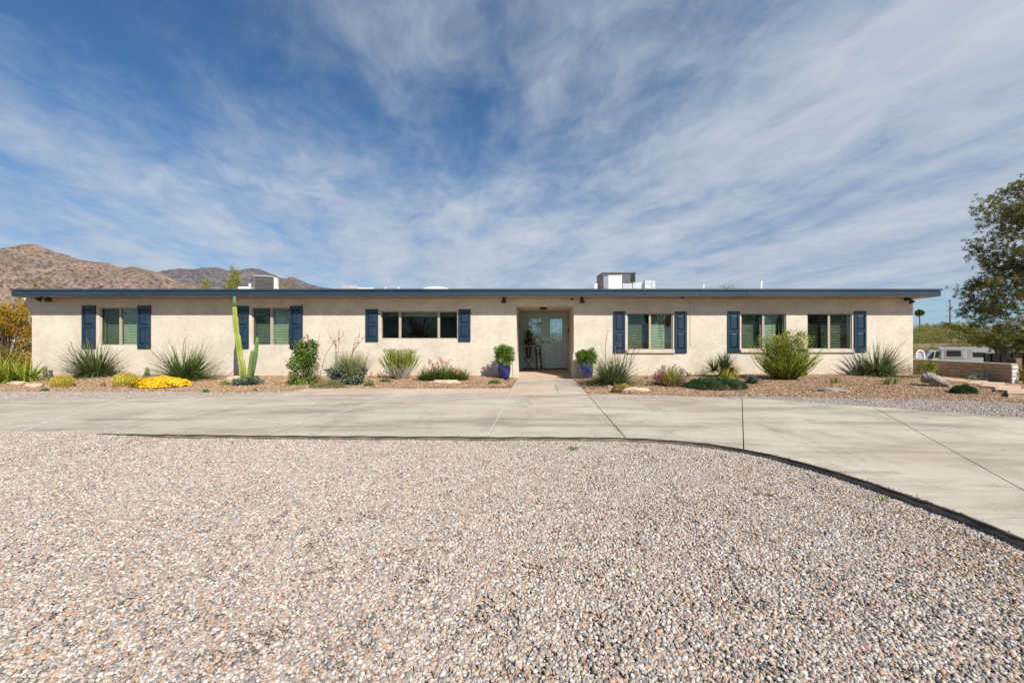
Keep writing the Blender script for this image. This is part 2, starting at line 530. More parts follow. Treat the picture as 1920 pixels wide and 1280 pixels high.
M['broom'] = leafm('broom_stems', [(0.05, 0.075, 0.010), (0.16, 0.21, 0.025), (0.33, 0.37, 0.05), (0.56, 0.54, 0.14)])
M['whitestem'] = mat('pale_waxy_stems', (0.46, 0.40, 0.33), (0.36, 0.34, 0.22), rough=0.7, scale=12)
M['mat_green'] = leafm('mat_green', [(0.02, 0.05, 0.015), (0.055, 0.12, 0.035), (0.105, 0.19, 0.065), (0.24, 0.31, 0.17)])
M['agave'] = leafm('blue_agave', [(0.05, 0.085, 0.07), (0.10, 0.155, 0.13), (0.18, 0.24, 0.21), (0.30, 0.36, 0.31)], 0.0)
M['aloe'] = leafm('aloe_green', [(0.05, 0.08, 0.015), (0.15, 0.20, 0.04), (0.28, 0.32, 0.07), (0.44, 0.42, 0.15)], 0.05)
M['darkleaf'] = leafm('dark_palm_leaf', [(0.02, 0.035, 0.01), (0.045, 0.08, 0.02), (0.08, 0.125, 0.03), (0.14, 0.18, 0.06)])
M['orangef'] = leafm('orange_red_flowers', [(0.42, 0.06, 0.02), (0.62, 0.16, 0.06), (0.70, 0.30, 0.20), (0.66, 0.42, 0.30)])
M['pinkf'] = leafm('magenta_flowers', [(0.25, 0.02, 0.08), (0.45, 0.05, 0.20), (0.55, 0.16, 0.30), (0.50, 0.28, 0.26)])
M['yellowf'] = leafm('yellow_flowers', [(0.52, 0.24, 0.003), (0.76, 0.42, 0.006), (0.84, 0.50, 0.008), (0.88, 0.58, 0.02)], 0.15, 0.7)
M['barrel'] = leafm('golden_barrel', [(0.12, 0.15, 0.02), (0.28, 0.30, 0.03), (0.50, 0.44, 0.05), (0.62, 0.52, 0.10)], 0.0, 0.7)
M['spines'] = leafm('golden_spines', [(0.45, 0.36, 0.06), (0.62, 0.50, 0.10), (0.70, 0.55, 0.16)], 0.0)
M['cactus_y'] = mat('sunlit_cactus', (0.21, 0.27, 0.035), (0.33, 0.34, 0.045), rough=0.6, scale=3, fine=0.12, fscale=30)
M['cactus_g'] = mat('green_cactus', (0.10, 0.19, 0.08), (0.17, 0.25, 0.06), rough=0.6, scale=3, fine=0.12, fscale=30)
M['cactus_grey'] = mat('grey_cactus', (0.20, 0.17, 0.13), (0.13, 0.14, 0.09), rough=0.8, scale=10, bump=0.6, bscale=60)
M['brownspine'] = leafm('brown_spines', [(0.22, 0.10, 0.03), (0.40, 0.22, 0.07), (0.55, 0.36, 0.14)], 0.0)
M['bark'] = mat('bark', (0.12, 0.085, 0.06), (0.06, 0.045, 0.033), rough=0.95, scale=5, bump=0.8, bscale=20, stretch=(1, 1, 0.3))
M['greenbark'] = mat('green_bark', (0.16, 0.16, 0.05), (0.10, 0.10, 0.04), rough=0.9, scale=4)
M['orangebush'] = leafm('orange_bush_leaves', [(0.14, 0.12, 0.015), (0.36, 0.27, 0.025), (0.55, 0.38, 0.035), (0.62, 0.28, 0.06)])
M['pineleaf'] = leafm('pine_needles', [(0.035, 0.048, 0.010), (0.11, 0.118, 0.024), (0.245, 0.225, 0.045), (0.42, 0.34, 0.08)])
M['mesquite'] = leafm('mesquite_leaves', [(0.07, 0.07, 0.014), (0.16, 0.155, 0.03), (0.29, 0.25, 0.06), (0.40, 0.32, 0.11)])
M['paloverde'] = leafm('palo_verde_leaves', [(0.11, 0.13, 0.02), (0.23, 0.25, 0.04), (0.36, 0.36, 0.07), (0.46, 0.43, 0.12)])
M['blueglaze'] = mat('cobalt_glaze', (0.010, 0.016, 0.085), (0.018, 0.028, 0.15), rough=0.22, scale=7, detail=3, stretch=(1, 1, 0.6), coat=0.6)
M['blackpot'] = mat('dark_planter', (0.02, 0.014, 0.013), (0.05, 0.02, 0.02), rough=0.3, scale=5)
M['potsoil'] = mat('pot_soil', (0.06, 0.04, 0.03), rough=1, scale=30)
M['board'] = mat('dark_board', (0.022, 0.016, 0.013), (0.035, 0.024, 0.018), rough=0.7, scale=5, stretch=(4, 4, 0.5))
M['letter'] = mat('white_letters', (0.75, 0.74, 0.70), rough=0.7)
M['flag'] = mat('sandstone_flag', (0.60, 0.43, 0.29), (0.48, 0.33, 0.21), rough=0.95, scale=3, detail=8, bump=0.5, bscale=15)
M['block'] = mat('slump_block', (0.40, 0.30, 0.205), (0.30, 0.22, 0.15), rough=0.95, scale=5, detail=8, bump=0.6, bscale=18)
M['blockcap'] = mat('block_cap', (0.56, 0.46, 0.36), rough=0.95, scale=5, bump=0.4)
M['mortar'] = mat('mortar', (0.30, 0.24, 0.18), rough=1, scale=9)
M['carwhite'] = mat('white_car_paint', (0.56, 0.56, 0.56), (0.50, 0.50, 0.51), rough=0.3, coat=0.5, scale=1)
M['carglass'] = mat('tinted_car_glass', (0.015, 0.02, 0.025), rough=0.08, spec=0.8)
M['tyre'] = mat('tyre_rubber', (0.02, 0.02, 0.02), rough=0.8)
M['black'] = mat('black_panels', (0.014, 0.012, 0.012), (0.022, 0.018, 0.017), rough=0.7, scale=1.5, spec=0.1)
M['farwall'] = mat('far_pink_block', (0.34, 0.24, 0.19), rough=0.95, scale=1)
M['farroof'] = mat('far_tan_roof', (0.48, 0.34, 0.22), rough=0.9, scale=1)
M['steelpole'] = mat('weathered_steel', (0.17, 0.13, 0.16), rough=0.6, scale=1)
M['wire'] = mat('bright_wire', (0.75, 0.78, 0.82), rough=0.4)
M['greywood'] = mat('grey_fence_wood', (0.27, 0.20, 0.15), (0.18, 0.13, 0.10), rough=0.9, scale=2, stretch=(0.3, 1, 4))

def concrete(name, base, dark, light):
    m = bpy.data.materials.new(name)
    m.use_nodes = True
    t = m.node_tree
    nn = t.nodes.new
    p = t.nodes['Principled BSDF']
    p.inputs['Roughness'].default_value = 0.9
    p.inputs['Specular IOR Level'].default_value = 0.25
    tc = nn('ShaderNodeTexCoord')
    def no(scale, st, det, lo, hi, a, b, rough=0.6, off=0.0):
        mp = nn('ShaderNodeMapping')
        mp.inputs['Scale'].default_value = st
        mp.inputs['Location'].default_value = (off, off, 0)
        t.links.new(tc.outputs['Object'], mp.inputs[0])
        n = nn('ShaderNodeTexNoise')
        n.inputs['Scale'].default_value = scale
        n.inputs['Detail'].default_value = det
        n.inputs['Roughness'].default_value = rough
        n.inputs['Distortion'].default_value = 0.25
        t.links.new(mp.outputs[0], n.inputs['Vector'])
        r = nn('ShaderNodeMapRange')
        r.inputs['From Min'].default_value = lo
        r.inputs['From Max'].default_value = hi
        r.inputs['To Min'].default_value = a
        r.inputs['To Max'].default_value = b
        t.links.new(n.outputs['Fac'], r.inputs['Value'])
        return r.outputs[0]
    def mixc(f, a, b):
        x = nn('ShaderNodeMix')
        x.data_type = 'RGBA'
        t.links.new(f, x.inputs[0])
        for i, c in ((6, a), (7, b)):
            if isinstance(c, tuple):
                x.inputs[i].default_value = (*c, 1)
            else:
                t.links.new(c, x.inputs[i])
        return x.outputs[2]
    c = mixc(no(0.55, (1, 1.6, 1), 8, 0.38, 0.62, 0, 1), base, light)
    c = mixc(no(0.9, (0.34, 1.8, 1), 10, 0.47, 0.66, 0, 0.82, 0.72, 4.0), c, dark)          # long tyre-scuffed streaks
    c = mixc(no(1.1, (1.3, 0.6, 1), 9, 0.52, 0.70, 0, 0.6, 0.7, 9.0), c, dark)             # blotches
    c = mixc(no(7, (1.0, 1.3, 1), 3, 0.70, 0.76, 0, 0.5, 0.5, 2.0), c, dark)               # small oil and rust spots
    c = mixc(no(3.2, (1.2, 0.35, 1), 10, 0.55, 0.75, 0, 0.35, 0.75, 5.0), c, dark)
    c = mixc(no(70, (1, 1, 1), 3, 0.3, 0.7, 0, 0.22), c, dark)
    c = mixc(no(9, (0.15, 2.0, 1), 5, 0.5, 0.75, 0, 0.35), c, light)
    t.links.new(c, p.inputs['Base Color'])
    n = nn('ShaderNodeTexNoise')
    n.inputs['Scale'].default_value = 45
    n.inputs['Detail'].default_value = 6
    t.links.new(tc.outputs['Object'], n.inputs['Vector'])
    b = nn('ShaderNodeBump')
    b.inputs['Strength'].default_value = 0.25
    b.inputs['Distance'].default_value = 0.006
    t.links.new(n.outputs['Fac'], b.inputs['Height'])
    t.links.new(b.outputs[0], p.inputs['Normal'])
    return m
M['concrete'] = concrete('driveway_concrete', (0.475, 0.408, 0.325), (0.20, 0.165, 0.13), (0.59, 0.52, 0.42))
M['tanconcrete'] = concrete('tan_dusty_concrete', (0.56, 0.42, 0.305), (0.42, 0.31, 0.23), (0.62, 0.49, 0.37))

# ---------------------------------------------------------------- ground
NEAR = np.array([(-900, 835), (-300, 820), (0, 814.6), (100, 813), (180, 811.5), (540, 815), (918, 817.3), (1120, 818), (1220, 820.5), (1290, 826), (1345, 832.5), (1395, 840.5), (1453, 852), (1537, 874),
                 (1620, 899), (1703, 927), (1787, 956), (1812, 965), (1870, 988), (1920, 1009.5), (2100, 1085), (2400, 1208), (2700, 1328), (3200, 1512)])
FAR = np.array([(-900, 780), (-300, 757), (0, 748), (234, 743), (443, 738.5), (560, 736.5), (965, 737), (1097, 737), (1280, 742), (1400, 746), (1640, 762),
                (1740, 770), (1920, 782), (2400, 815), (3200, 870)])
BED = np.array([(-900, 742), (0, 732.5), (300, 733), (440, 735), (520, 735), (562, 728), (590, 727.3), (964, 727.3), (1098, 736.5), (1280, 741.5), (1440, 742.5), (1740, 747),
                (1920, 754), (2400, 772), (3200, 800)])
def near_py(px):
    px = np.asarray(px, dtype=float)
    wd = np.where(px > 1150, 40.0, 15.0)
    return sum(np.interp(px + wd * q, NEAR[:, 0], NEAR[:, 1]) for q in np.linspace(-1, 1, 9)) / 9
def far_py(px): return np.interp(px, FAR[:, 0], FAR[:, 1])
def curve_xy(c):
    g = np.array([GP(px, py) for px, py in c])
    return g[:, 0], g[:, 1]
FX, FY = curve_xy(FAR)
BX, BY = curve_xy(BED)
def far_y(x): return np.interp(x, FX, FY)
def bed_y(x): return np.interp(x, BX, BY)
def vnoise(x, y, s, seed=0.0):
    return np.sin(x * s * 1.7 + seed) * np.cos(y * s * 1.3 + seed * 2.1) * 0.5 + np.sin(x * s * 3.1 + y * s * 2.3 + seed * 0.7) * 0.3 + np.sin(x * s * 5.9 - y * s * 4.7 + seed) * 0.2
WALK0, WALK1 = -0.70, 1.07
def bz(x, y):
    x = np.asarray(x, dtype=float)
    y = np.asarray(y, dtype=float)
    e = bed_y(x)
    t = smooth((y - e) / (12.3 - e))
    m = 0.015 + 0.05 * np.exp(-((x - 7.3) / 3.2) ** 2)
    d = np.minimum(np.abs(x - WALK0), np.abs(x - WALK1))
    near = smooth(d / 0.7)
    return -0.072 + (0.072 + m) * t * near + vnoise(x, y, 1.3) * 0.012 * t * near
def gravel_z(x, y):
    x = np.asarray(x, dtype=float)
    y = np.asarray(y, dtype=float)
    left = smooth((-4.5 - x) / 1.6) * smooth((y - 2.6) / 2.1)
    return -0.128 + 0.056 * left + vnoise(x, y, 1.1, 2) * 0.007 + vnoise(x, y, 2.9, 5) * 0.005 - 0.014 * (np.exp(-((x - 0.12 - 0.10 * y) / 0.07) ** 2) + 0.8 * np.exp(-((x - 0.42 - 0.16 * y) / 0.06) ** 2)) * (0.6 + 0.4 * np.sin(y * 5))

def grid_sheet(name, m, xs, ycol, zf, kind='structure', skip=None, nv=8):
    """sheet whose columns run between ycol(x)[0] and ycol(x)[1]"""
    b = MB()
    V = []
    for x in xs:
        y0, y1 = ycol(x)
        ys = np.linspace(y0, y1, nv)
        V += [(x, yy, float(zf(x, yy))) for yy in ys]
    f = []
    for i in range(len(xs) - 1):
        if skip and skip(0.5 * (xs[i] + xs[i + 1])):
            continue
        for j in range(nv - 1):
            f.append((i * nv + j, (i + 1) * nv + j, (i + 1) * nv + j + 1, i * nv + j + 1))
    b.add(V, f)
    return tag(b.build(name, m, smooth=True), kind=kind)

# far terrain: flat near the house, a shallow dip behind it, then rising desert out to the foot of the mountains
def terr(x, y):
    h = -0.30
    if y > 12.5:
        h = -0.06 - 1.85 * float(smooth((y - 13.2) / 16.0))
    if y > 45:
        h += (min(y, 260) - 45) * 0.041
    if y > 260:
        h += (min(y, 1200) - 260) * 0.012
    if y > 40 or abs(x) > 40:
        h += 0.25 * float(vnoise(x, y, 0.05, 1.0))
    return h
ys = np.concatenate([[-4000, -1500, -600, -200, -80, -40, -25], np.arange(-15, 12.5, 3.0), [12.45, 12.55, 13.2], np.arange(14.5, 60, 2.5), np.arange(62, 150, 8), np.arange(160, 400, 25), [450, 600, 800, 1200, 2500, 5000, 9000]])
xs = np.concatenate([[-9000, -5000, -2500, -1200, -600, -300, -180], np.arange(-120, 121, 6.0), [180, 300, 600, 1200, 2500, 5000, 9000]])
b = MB()
V = [(x, y, terr(x, y)) for x in xs for y in ys]
ny = len(ys)
b.add(V, [(i * ny + j, (i + 1) * ny + j, (i + 1) * ny + j + 1, i * ny + j + 1) for i in range(len(xs) - 1) for j in range(ny - 1)])
tag(b.build('ground', M['desert'], smooth=True), kind='structure')

# gravel sheet in front
grid_sheet('gravel_ground', M['gravelbase'], np.linspace(-9, 7.5, 60), lambda x: (-3.0, 5.5), lambda x, y: gravel_z(x, y), nv=40)

xs = np.unique(np.concatenate([np.linspace(-24, 20, 120), [WALK0, WALK1]]))
inwalk = lambda x: WALK0 < x < WALK1
grid_sheet('gravel_strip', M['gravelbase'], xs, lambda x: (far_y(x) - 0.15, max(bed_y(x), far_y(x) - 0.1)), lambda x, y: -0.082, skip=inwalk, nv=3)
grid_sheet('planting_bed', M['bedsoil'], xs[xs <= 12.0], lambda x: (bed_y(x) - 0.02, 12.9), bz, skip=inwalk, nv=24)
grid_sheet('yard_dirt', M['soil'], np.linspace(10.6, 22, 40), lambda x: (bed_y(x) + 0.6 + 1.2 * max(0, min(1, (12.4 - x) / 1.8)), 13.6), lambda x, y: float(bz(x, y)) + 0.005 + 0.01 * float(vnoise(x, y, 2.0)), nv=18)

# driveway: slabs between the joints, gaps recessed
JO = [(-900, -900), (25, 240), (195, 500), (500, 757), (915, 959), (1172, 1100), (1394, 1391), (2560, 1636), (3200, 3200)]
UP = list(np.linspace(-900, 3200, 160))
drive = tag(MB().add([(*GP(px, float(near_py(px)) - 2.5), -0.078) for px in UP] + [(*GP(px, float(far_py(px)) + 1.0), -0.078) for px in UP],
            [(i, i + 1, len(UP) + i + 1, len(UP) + i) for i in range(len(UP) - 1)]).build('driveway', M['joint_dark']), kind='structure')
def slab(near, far, m, parent, name='concrete_slab', top=-0.06, bot=-0.24, gap=0.005):
    n = len(near)
    near, far = [np.array(q, dtype=float) for q in (near, far)]
    # shrink the two ends by the joint's half width
    for arr in (near, far):
        d0 = arr[1] - arr[0]
        arr[0] += d0 / np.linalg.norm(d0) * gap
        d1 = arr[-2] - arr[-1]
        arr[-1] += d1 / np.linalg.norm(d1) * gap
    K = 6
    V, f = [], []
    for i in range(n):
        for k in range(K):
            q = near[i] + (far[i] - near[i]) * k / (K - 1)
            V.append((q[0], q[1], top))
    for i in range(n - 1):
        for k in range(K - 1):
            f.append((i * K + k, (i + 1) * K + k, (i + 1) * K + k + 1, i * K + k + 1))
    ring = [i * K for i in range(n)] + [(n - 1) * K + k for k in range(1, K)] + [i * K + K - 1 for i in range(n - 2, -1, -1)] + [k for k in range(K - 2, 0, -1)]
    base = len(V)
    for r in ring:
        V.append((V[r][0], V[r][1], bot))
    L = len(ring)
    for i in range(L):
        f.append((ring[i], base + i, base + (i + 1) % L, ring[(i + 1) % L]))
    return MB().add(V, f).build(name, m, parent, bevel=0.004, bang=0.9)
for (n0, f0), (n1, f1) in zip(JO[:-1], JO[1:]):
    k = 70
    npx = np.linspace(n0, n1, k)
    fpx = np.linspace(f0, f1, k)
    nearp = [GP(p, near_py(p)) for p in npx]
    farp = [GP(p, far_py(p)) for p in fpx]
    slab(nearp, farp, M['concrete'], drive)
# dark stained face of the exposed edge, a couple of mm proud of the slab side
ek = []
for px in np.linspace(182, 2600, 420):
    ek.append(GP(px, near_py(px)))
ek = np.array(ek)
tn = np.gradient(ek, axis=0)
tn /= np.linalg.norm(tn, axis=1)[:, None]
nrm = np.stack([tn[:, 1], -tn[:, 0]], 1)
o1 = ek + nrm * 0.009
wob = 0.003 * np.sin(np.arange(len(ek)) * 0.61) + 0.002 * np.sin(np.arange(len(ek)) * 0.23)
V = [(p[0], p[1], -0.0665 + wv) for p, wv in zip(o1, wob)] + [(p[0], p[1], -0.24) for p in o1 + nrm * 0.006]
q = len(ek)
MB().add(V, [(i, q + i, q + i + 1, i + 1) for i in range(q - 1)]).build('stained_edge', M['kerbdark'], drive)
V = [(p[0], p[1], -0.0655 + wv) for p, wv in zip(ek + nrm * 0.0115, wob)] + [(p[0], p[1], -0.083 + 2 * wv) for p, wv in zip(ek + nrm * 0.0118, wob[::-1])]
MB().add(V, [(i, q + i, q + i + 1, i + 1) for i in range(q - 1)]).build('dark_edge_band', M['joint_dark'], drive)
# pale strips over the joints on the left and the hairline long joints
def strip(p0, p1, wd, m, z=-0.0585, parent=None, name='joint_strip', jit=0.0):
    p0, p1 = np.array(p0), np.array(p1)
    n = 14
    t = np.linspace(0, 1, n)[:, None]
    c = p0 + (p1 - p0) * t
    d = (p1 - p0) / np.linalg.norm(p1 - p0)
    nn_ = np.array([-d[1], d[0]])
    c = c + nn_ * rng.normal(0, jit, (n, 1))
    V = [(*(c[i] - nn_ * wd / 2), z) for i in range(n)] + [(*(c[i] + nn_ * wd / 2), z) for i in range(n)]
    return MB().add(V, [(i, i + 1, n + i + 1, n + i) for i in range(n - 1)]).build(name, m, parent)
for a, c in ((25, 240), (195, 500), (500, 757)):
    strip(GP(a, near_py(a) - 0.6), GP(c, far_py(c) + 0.3), 0.026, M['joint_light'], z=-0.0575, parent=drive)
strip(GP(915, near_py(915) - 0.6), GP(959, far_py(959) + 0.3), 0.010, M['joint_light'], z=-0.062, parent=drive)
strip(GP(1200, 767.5), GP(1393, 768.5), 0.006, M['joint_light'], parent=drive, jit=0.001)
strip(GP(1399, 818), GP(1790, 822), 0.006, M['joint_light'], parent=drive, jit=0.001)
strip(GP(1810, 822.5), GP(2300, 830), 0.006, M['joint_light'], parent=drive, jit=0.001)
strip(GP(1815, 961), GP(2200, 966), 0.006, M['joint_light'], parent=drive, jit=0.001)
strip(GP(300, 761), GP(400, 762), 0.005, M['joint_light'], parent=drive, jit=0.001)

# tan strip along the bed and the entry walk
band = tag(MB().box(-5.6, WALK0 - 0.01, 8.9, 9.7, -0.20, -0.075).build('paved_border', M['joint_dark']), kind='structure')
def pl(xs_, name='concrete_slab'):
    nearp = [(x, float(far_y(x)) + 0.006) for x in xs_]
    farp = [(x, float(max(bed_y(x), far_y(x) + 0.03)) - 0.004) for x in xs_]
    return nearp, farp
for x0, x1 in ((-5.75, -3.36), (-3.36, WALK0)):
    a, c = pl(np.linspace(x0, x1, 16))
    slab(a, c, M['tanconcrete'], band, top=-0.0585, gap=0.004)
walk = tag(MB().box(WALK0 + 0.01, WALK1 - 0.01, 8.9, 12.3, -0.24, -0.08).build('entry_walk', M['joint_dark']), kind='structure')
def rect_slab(x0, x1, y0, y1, m, top=-0.06, top2=None):
    top2 = top if top2 is None else top2
    g = 0.004
    V = [(x0 + g, y0 + g, top), (x1 - g, y0 + g, top), (x1 - g, y1 - g, top2), (x0 + g, y1 - g, top2)]
    V += [(a, c, -0.24) for a, c, _ in V]
    return MB().add(V, [(0, 1, 2, 3), (7, 6, 5, 4), (0, 4, 5, 1), (1, 5, 6, 2), (2, 6, 7, 3), (3, 7, 4, 0)]).build('concrete_slab', m, walk, bevel=0.004)
rect_slab(WALK0, 0.42, 8.86, 10.75, M['tanconcrete'])
rect_slab(0.42, WALK1, 8.86, 10.75, M['concrete'])
rect_slab(WALK0, WALK1, 10.75, 12.335, M['concrete'])

# ---------------------------------------------------------------- pebbles and chips (instanced heaps of real stones)
PHI = (1 + 5 ** 0.5) / 2
ICO_V = np.array([(-1, PHI, 0), (1, PHI, 0), (-1, -PHI, 0), (1, -PHI, 0), (0, -1, PHI), (0, 1, PHI), (0, -1, -PHI), (0, 1, -PHI), (PHI, 0, -1), (PHI, 0, 1), (-PHI, 0, -1), (-PHI, 0, 1)]) / math.sqrt(1 + PHI * PHI)
ICO_F = np.array([(0, 11, 5), (0, 5, 1), (0, 1, 7), (0, 7, 10), (0, 10, 11), (1, 5, 9), (5, 11, 4), (11, 10, 2), (10, 7, 6), (7, 1, 8), (3, 9, 4), (3, 4, 2), (3, 2, 6), (3, 6, 8), (3, 8, 9), (4, 9, 5), (2, 4, 11), (6, 2, 10), (8, 6, 7), (9, 8, 1)])
def subdiv(v, f):
    v = list(map(tuple, v))
    cache, nf = {}, []
    def mid(a, c):
        k = (min(a, c), max(a, c))
        if k not in cache:
            p = (np.array(v[a]) + np.array(v[c])) / 2
            v.append(tuple(p / np.linalg.norm(p)))
            cache[k] = len(v) - 1
        return cache[k]
    for a, c, d in f:
        x, y, z = mid(a, c), mid(c, d), mid(d, a)
        nf += [(a, x, z), (c, y, x), (d, z, y), (x, y, z)]
    return np.array(v), np.array(nf)
ICO1 = subdiv(ICO_V, ICO_F)
ICO2 = subdiv(*ICO1)
ICO3 = subdiv(*ICO2)
def rand_rot(n):
    q = rng.normal(size=(n, 4))
    q /= np.linalg.norm(q, axis=1)[:, None]
    w_, x, y, z = q.T
    return np.stack([np.stack([1 - 2 * (y * y + z * z), 2 * (x * y - z * w_), 2 * (x * z + y * w_)], -1), np.stack([2 * (x * y + z * w_), 1 - 2 * (x * x + z * z), 2 * (y * z - x * w_)], -1),
                     np.stack([2 * (x * z - y * w_), 2 * (y * z + x * w_), 1 - 2 * (x * x + y * y)], -1)], 1)
def heap(name, m, n, rad, smin, smax, base, zj, jag, smooth_):
    bv, bf = base
    b = MB()
    r = rad * np.sqrt(rng.random(n))
    a = rng.random(n) * 2 * math.pi
    ctr = np.stack([r * np.cos(a), r * np.sin(a), rng.random(n) * zj], 1)
    size = (smin + (smax - smin) * rng.random(n) ** 1.7) / 2
    sc = np.stack([np.ones(n), 0.62 + 0.35 * rng.random(n), 0.5 + 0.35 * rng.random(n)], 1) * size[:, None]
    rot = rand_rot(n)
    v = bv[None] * (1 + jag * rng.normal(size=(n, len(bv), 1)))
    v = v * sc[:, None, :]
    v = np.einsum('nij,nkj->nki', rot, v)
    v[:, :, 2] *= 0.8
    v += ctr[:, None, :]
    f = (bf[None] + (np.arange(n) * len(bv))[:, None, None]).reshape(-1, 3)
    b.add(v.reshape(-1, 3), f, np.repeat(rng.random(n), len(bv)))
    o = b.build(name, m, smooth=smooth_)
    COL.objects.unlink(o)
    return o
def scatter(name, label, cat, pts, srcs, tilt=0.0):
    n = len(pts)
    c = bpy.data.collections.new(name + '_sources')
    for s_ in srcs:
        c.objects.link(s_)
    me = bpy.data.meshes.new(name)
    me.vertices.add(n)
    me.vertices.foreach_set('co', np.asarray(pts, dtype=np.float32).ravel())
    rot = np.stack([rng.normal(0, tilt, n), rng.normal(0, tilt, n), rng.random(n) * 6.283], 1)
    at = me.attributes.new('rot', 'FLOAT_VECTOR', 'POINT')
    at.data.foreach_set('vector', rot.astype(np.float32).ravel())
    ai = me.attributes.new('pick', 'INT', 'POINT')
    ai.data.foreach_set('value', rng.integers(0, len(srcs), n).astype(np.int32))
    o = bpy.data.objects.new(name, me)
    COL.objects.link(o)
    g = bpy.data.node_groups.new(name + '_nodes', 'GeometryNodeTree')
    g.interface.new_socket('Geometry', in_out='INPUT', socket_type='NodeSocketGeometry')
    g.interface.new_socket('Geometry', in_out='OUTPUT', socket_type='NodeSocketGeometry')
    gi = g.nodes.new('NodeGroupInput')
    go = g.nodes.new('NodeGroupOutput')
    iop = g.nodes.new('GeometryNodeInstanceOnPoints')
    ci = g.nodes.new('GeometryNodeCollectionInfo')
    ci.inputs['Collection'].default_value = c
    ci.inputs['Separate Children'].default_value = True
    ci.inputs['Reset Children'].default_value = True
    na = g.nodes.new('GeometryNodeInputNamedAttribute')
    na.data_type = 'FLOAT_VECTOR'
    na.inputs['Name'].default_value = 'rot'
    nb = g.nodes.new('GeometryNodeInputNamedAttribute')
    nb.data_type = 'INT'
    nb.inputs['Name'].default_value = 'pick'
    e2r = g.nodes.new('FunctionNodeEulerToRotation')
    L = g.links.new
    L(gi.outputs[0], iop.inputs['Points'])
    L(ci.outputs[0], iop.inputs['Instance'])
    iop.inputs['Pick Instance'].default_value = True
    L(nb.outputs['Attribute'], iop.inputs['Instance Index'])
    L(na.outputs['Attribute'], e2r.inputs[0])
    L(e2r.outputs[0], iop.inputs['Rotation'])
    L(iop.outputs[0], go.inputs[0])
    mod = o.modifiers.new('scatter', 'NODES')
    mod.node_group = g
    return tag(o, label, cat, kind='stuff')
def jgrid(x0, x1, y0, y1, sp):
    gx, gy = np.meshgrid(np.arange(x0, x1, sp), np.arange(y0, y1, sp))
    p = np.stack([gx.ravel(), gy.ravel()], 1)
    return p + (rng.random(p.shape) - 0.5) * sp * 0.9

near_src = [heap('pebble_heap', M['pebble'], 300, 0.14, 0.008, 0.025, ICO1, 0.010, 0.10, True) for _ in range(9)]
p = jgrid(-9, 7.5, 0.75, 5.4, 0.125)
px = CX + F * p[:, 0] / p[:, 1]
py = HY + (H + 0.12) * F / p[:, 1]
ok = (px > -420) & (px < 2350) & (py > near_py(px) + 6)
p = p[ok]
scatter('gravel', 'mixed pink, white and grey pea gravel spread in front of the driveway', 'gravel', np.column_stack([p, gravel_z(p[:, 0], p[:, 1]) + 0.002]), near_src)
grey_src = [heap('grey_heap', M['pebble_grey'], 260, 0.28, 0.018, 0.042, (ICO_V, ICO_F), 0.014, 0.08, True) for _ in range(5)]
p = jgrid(-20, 18, 5.3, 9.7, 0.22)
ok = (p[:, 1] > far_y(p[:, 0]) + 0.04) & (p[:, 1] < bed_y(p[:, 0]) + 0.03) & ((p[:, 0] < -5.2) | (p[:, 0] > 2.2))
p = p[ok]
scatter('grey_gravel', 'grey gravel strip between the driveway and the planting beds', 'gravel', np.column_stack([p, np.full(len(p), -0.078)]), grey_src)
chip_src = [heap('chip_heap', M['chips'], 300, 0.30, 0.018, 0.050, (ICO_V, ICO_F), 0.018, 0.16, False) for _ in range(6)]
p = jgrid(-24, 14.5, 7.3, 12.5, 0.23)
inw = (p[:, 0] > WALK0 - 0.22) & (p[:, 0] < WALK1 + 0.22)
yard = (p[:, 0] > 11.6) & (p[:, 1] > bed_y(p[:, 0]) + 1.2)
fronts = np.where((p[:, 0] > -5.6) & (p[:, 0] < WALK0), 0.27, 0.12)
ok = (p[:, 1] > bed_y(p[:, 0]) + fronts) & ~inw & ~yard & (p[:, 1] < 12.25)
p = p[ok]
scatter('rock_mulch', 'brown crushed rock covering the planting beds along the house', 'crushed rock', np.column_stack([p, bz(p[:, 0], p[:, 1])]), chip_src)
# single stones strewn along the borders and over the dirt yard
def strays(n, fx, m, smin, smax, name, label, zf):
    b = MB()
    P = fx(n)
    k = len(P)
    size = (smin + (smax - smin) * rng.random(k) ** 2) / 2
    v = ICO_V[None] * (1 + 0.12 * rng.normal(size=(k, 12, 1))) * size[:, None, None]
    v[:, :, 2] *= 0.6
    v += np.column_stack([P, zf(P)])[:, None, :]
    f = (ICO_F[None] + (np.arange(k) * 12)[:, None, None]).reshape(-1, 3)
    b.add(v.reshape(-1, 3), f, np.repeat(rng.random(k), 12))
    return tag(b.build(name, m, smooth=True), label, 'stones', kind='stuff')
def yardpts(n):
    x = 10.6 + rng.random(n) * 9
    y = 8.4 + rng.random(n) * 5
    P = np.column_stack([x, y])
    return P[(y > bed_y(x) + 0.3)]
strays(5200, yardpts, M['chips'], 0.012, 0.04, 'loose_stones', 'small loose stones strewn over the orange dirt yard', lambda P: bz(P[:, 0], P[:, 1]) + 0.012)
def edgepts(n):
    px = rng.random(n) * 2100 - 100
    py = near_py(px) - rng.random(n) ** 3 * 4 - 0.4
    return np.array([GP(a, c) for a, c in zip(px, py)])
strays(260, edgepts, M['pebble'], 0.006, 0.018, 'stray_pebbles', 'few stray pebbles lying on the driveway near its edge', lambda P: np.full(len(P), -0.057))
def bandpts(n):
    x = -5.4 + rng.random(n) * 4.6
    y = 9.72 - rng.random(n) ** 2 * 0.5
    return np.column_stack([x, y])
strays(220, bandpts, M['chips'], 0.01, 0.03, 'spilled_chips', 'brown chips spilled onto the tan concrete border', lambda P: np.full(len(P), -0.054))

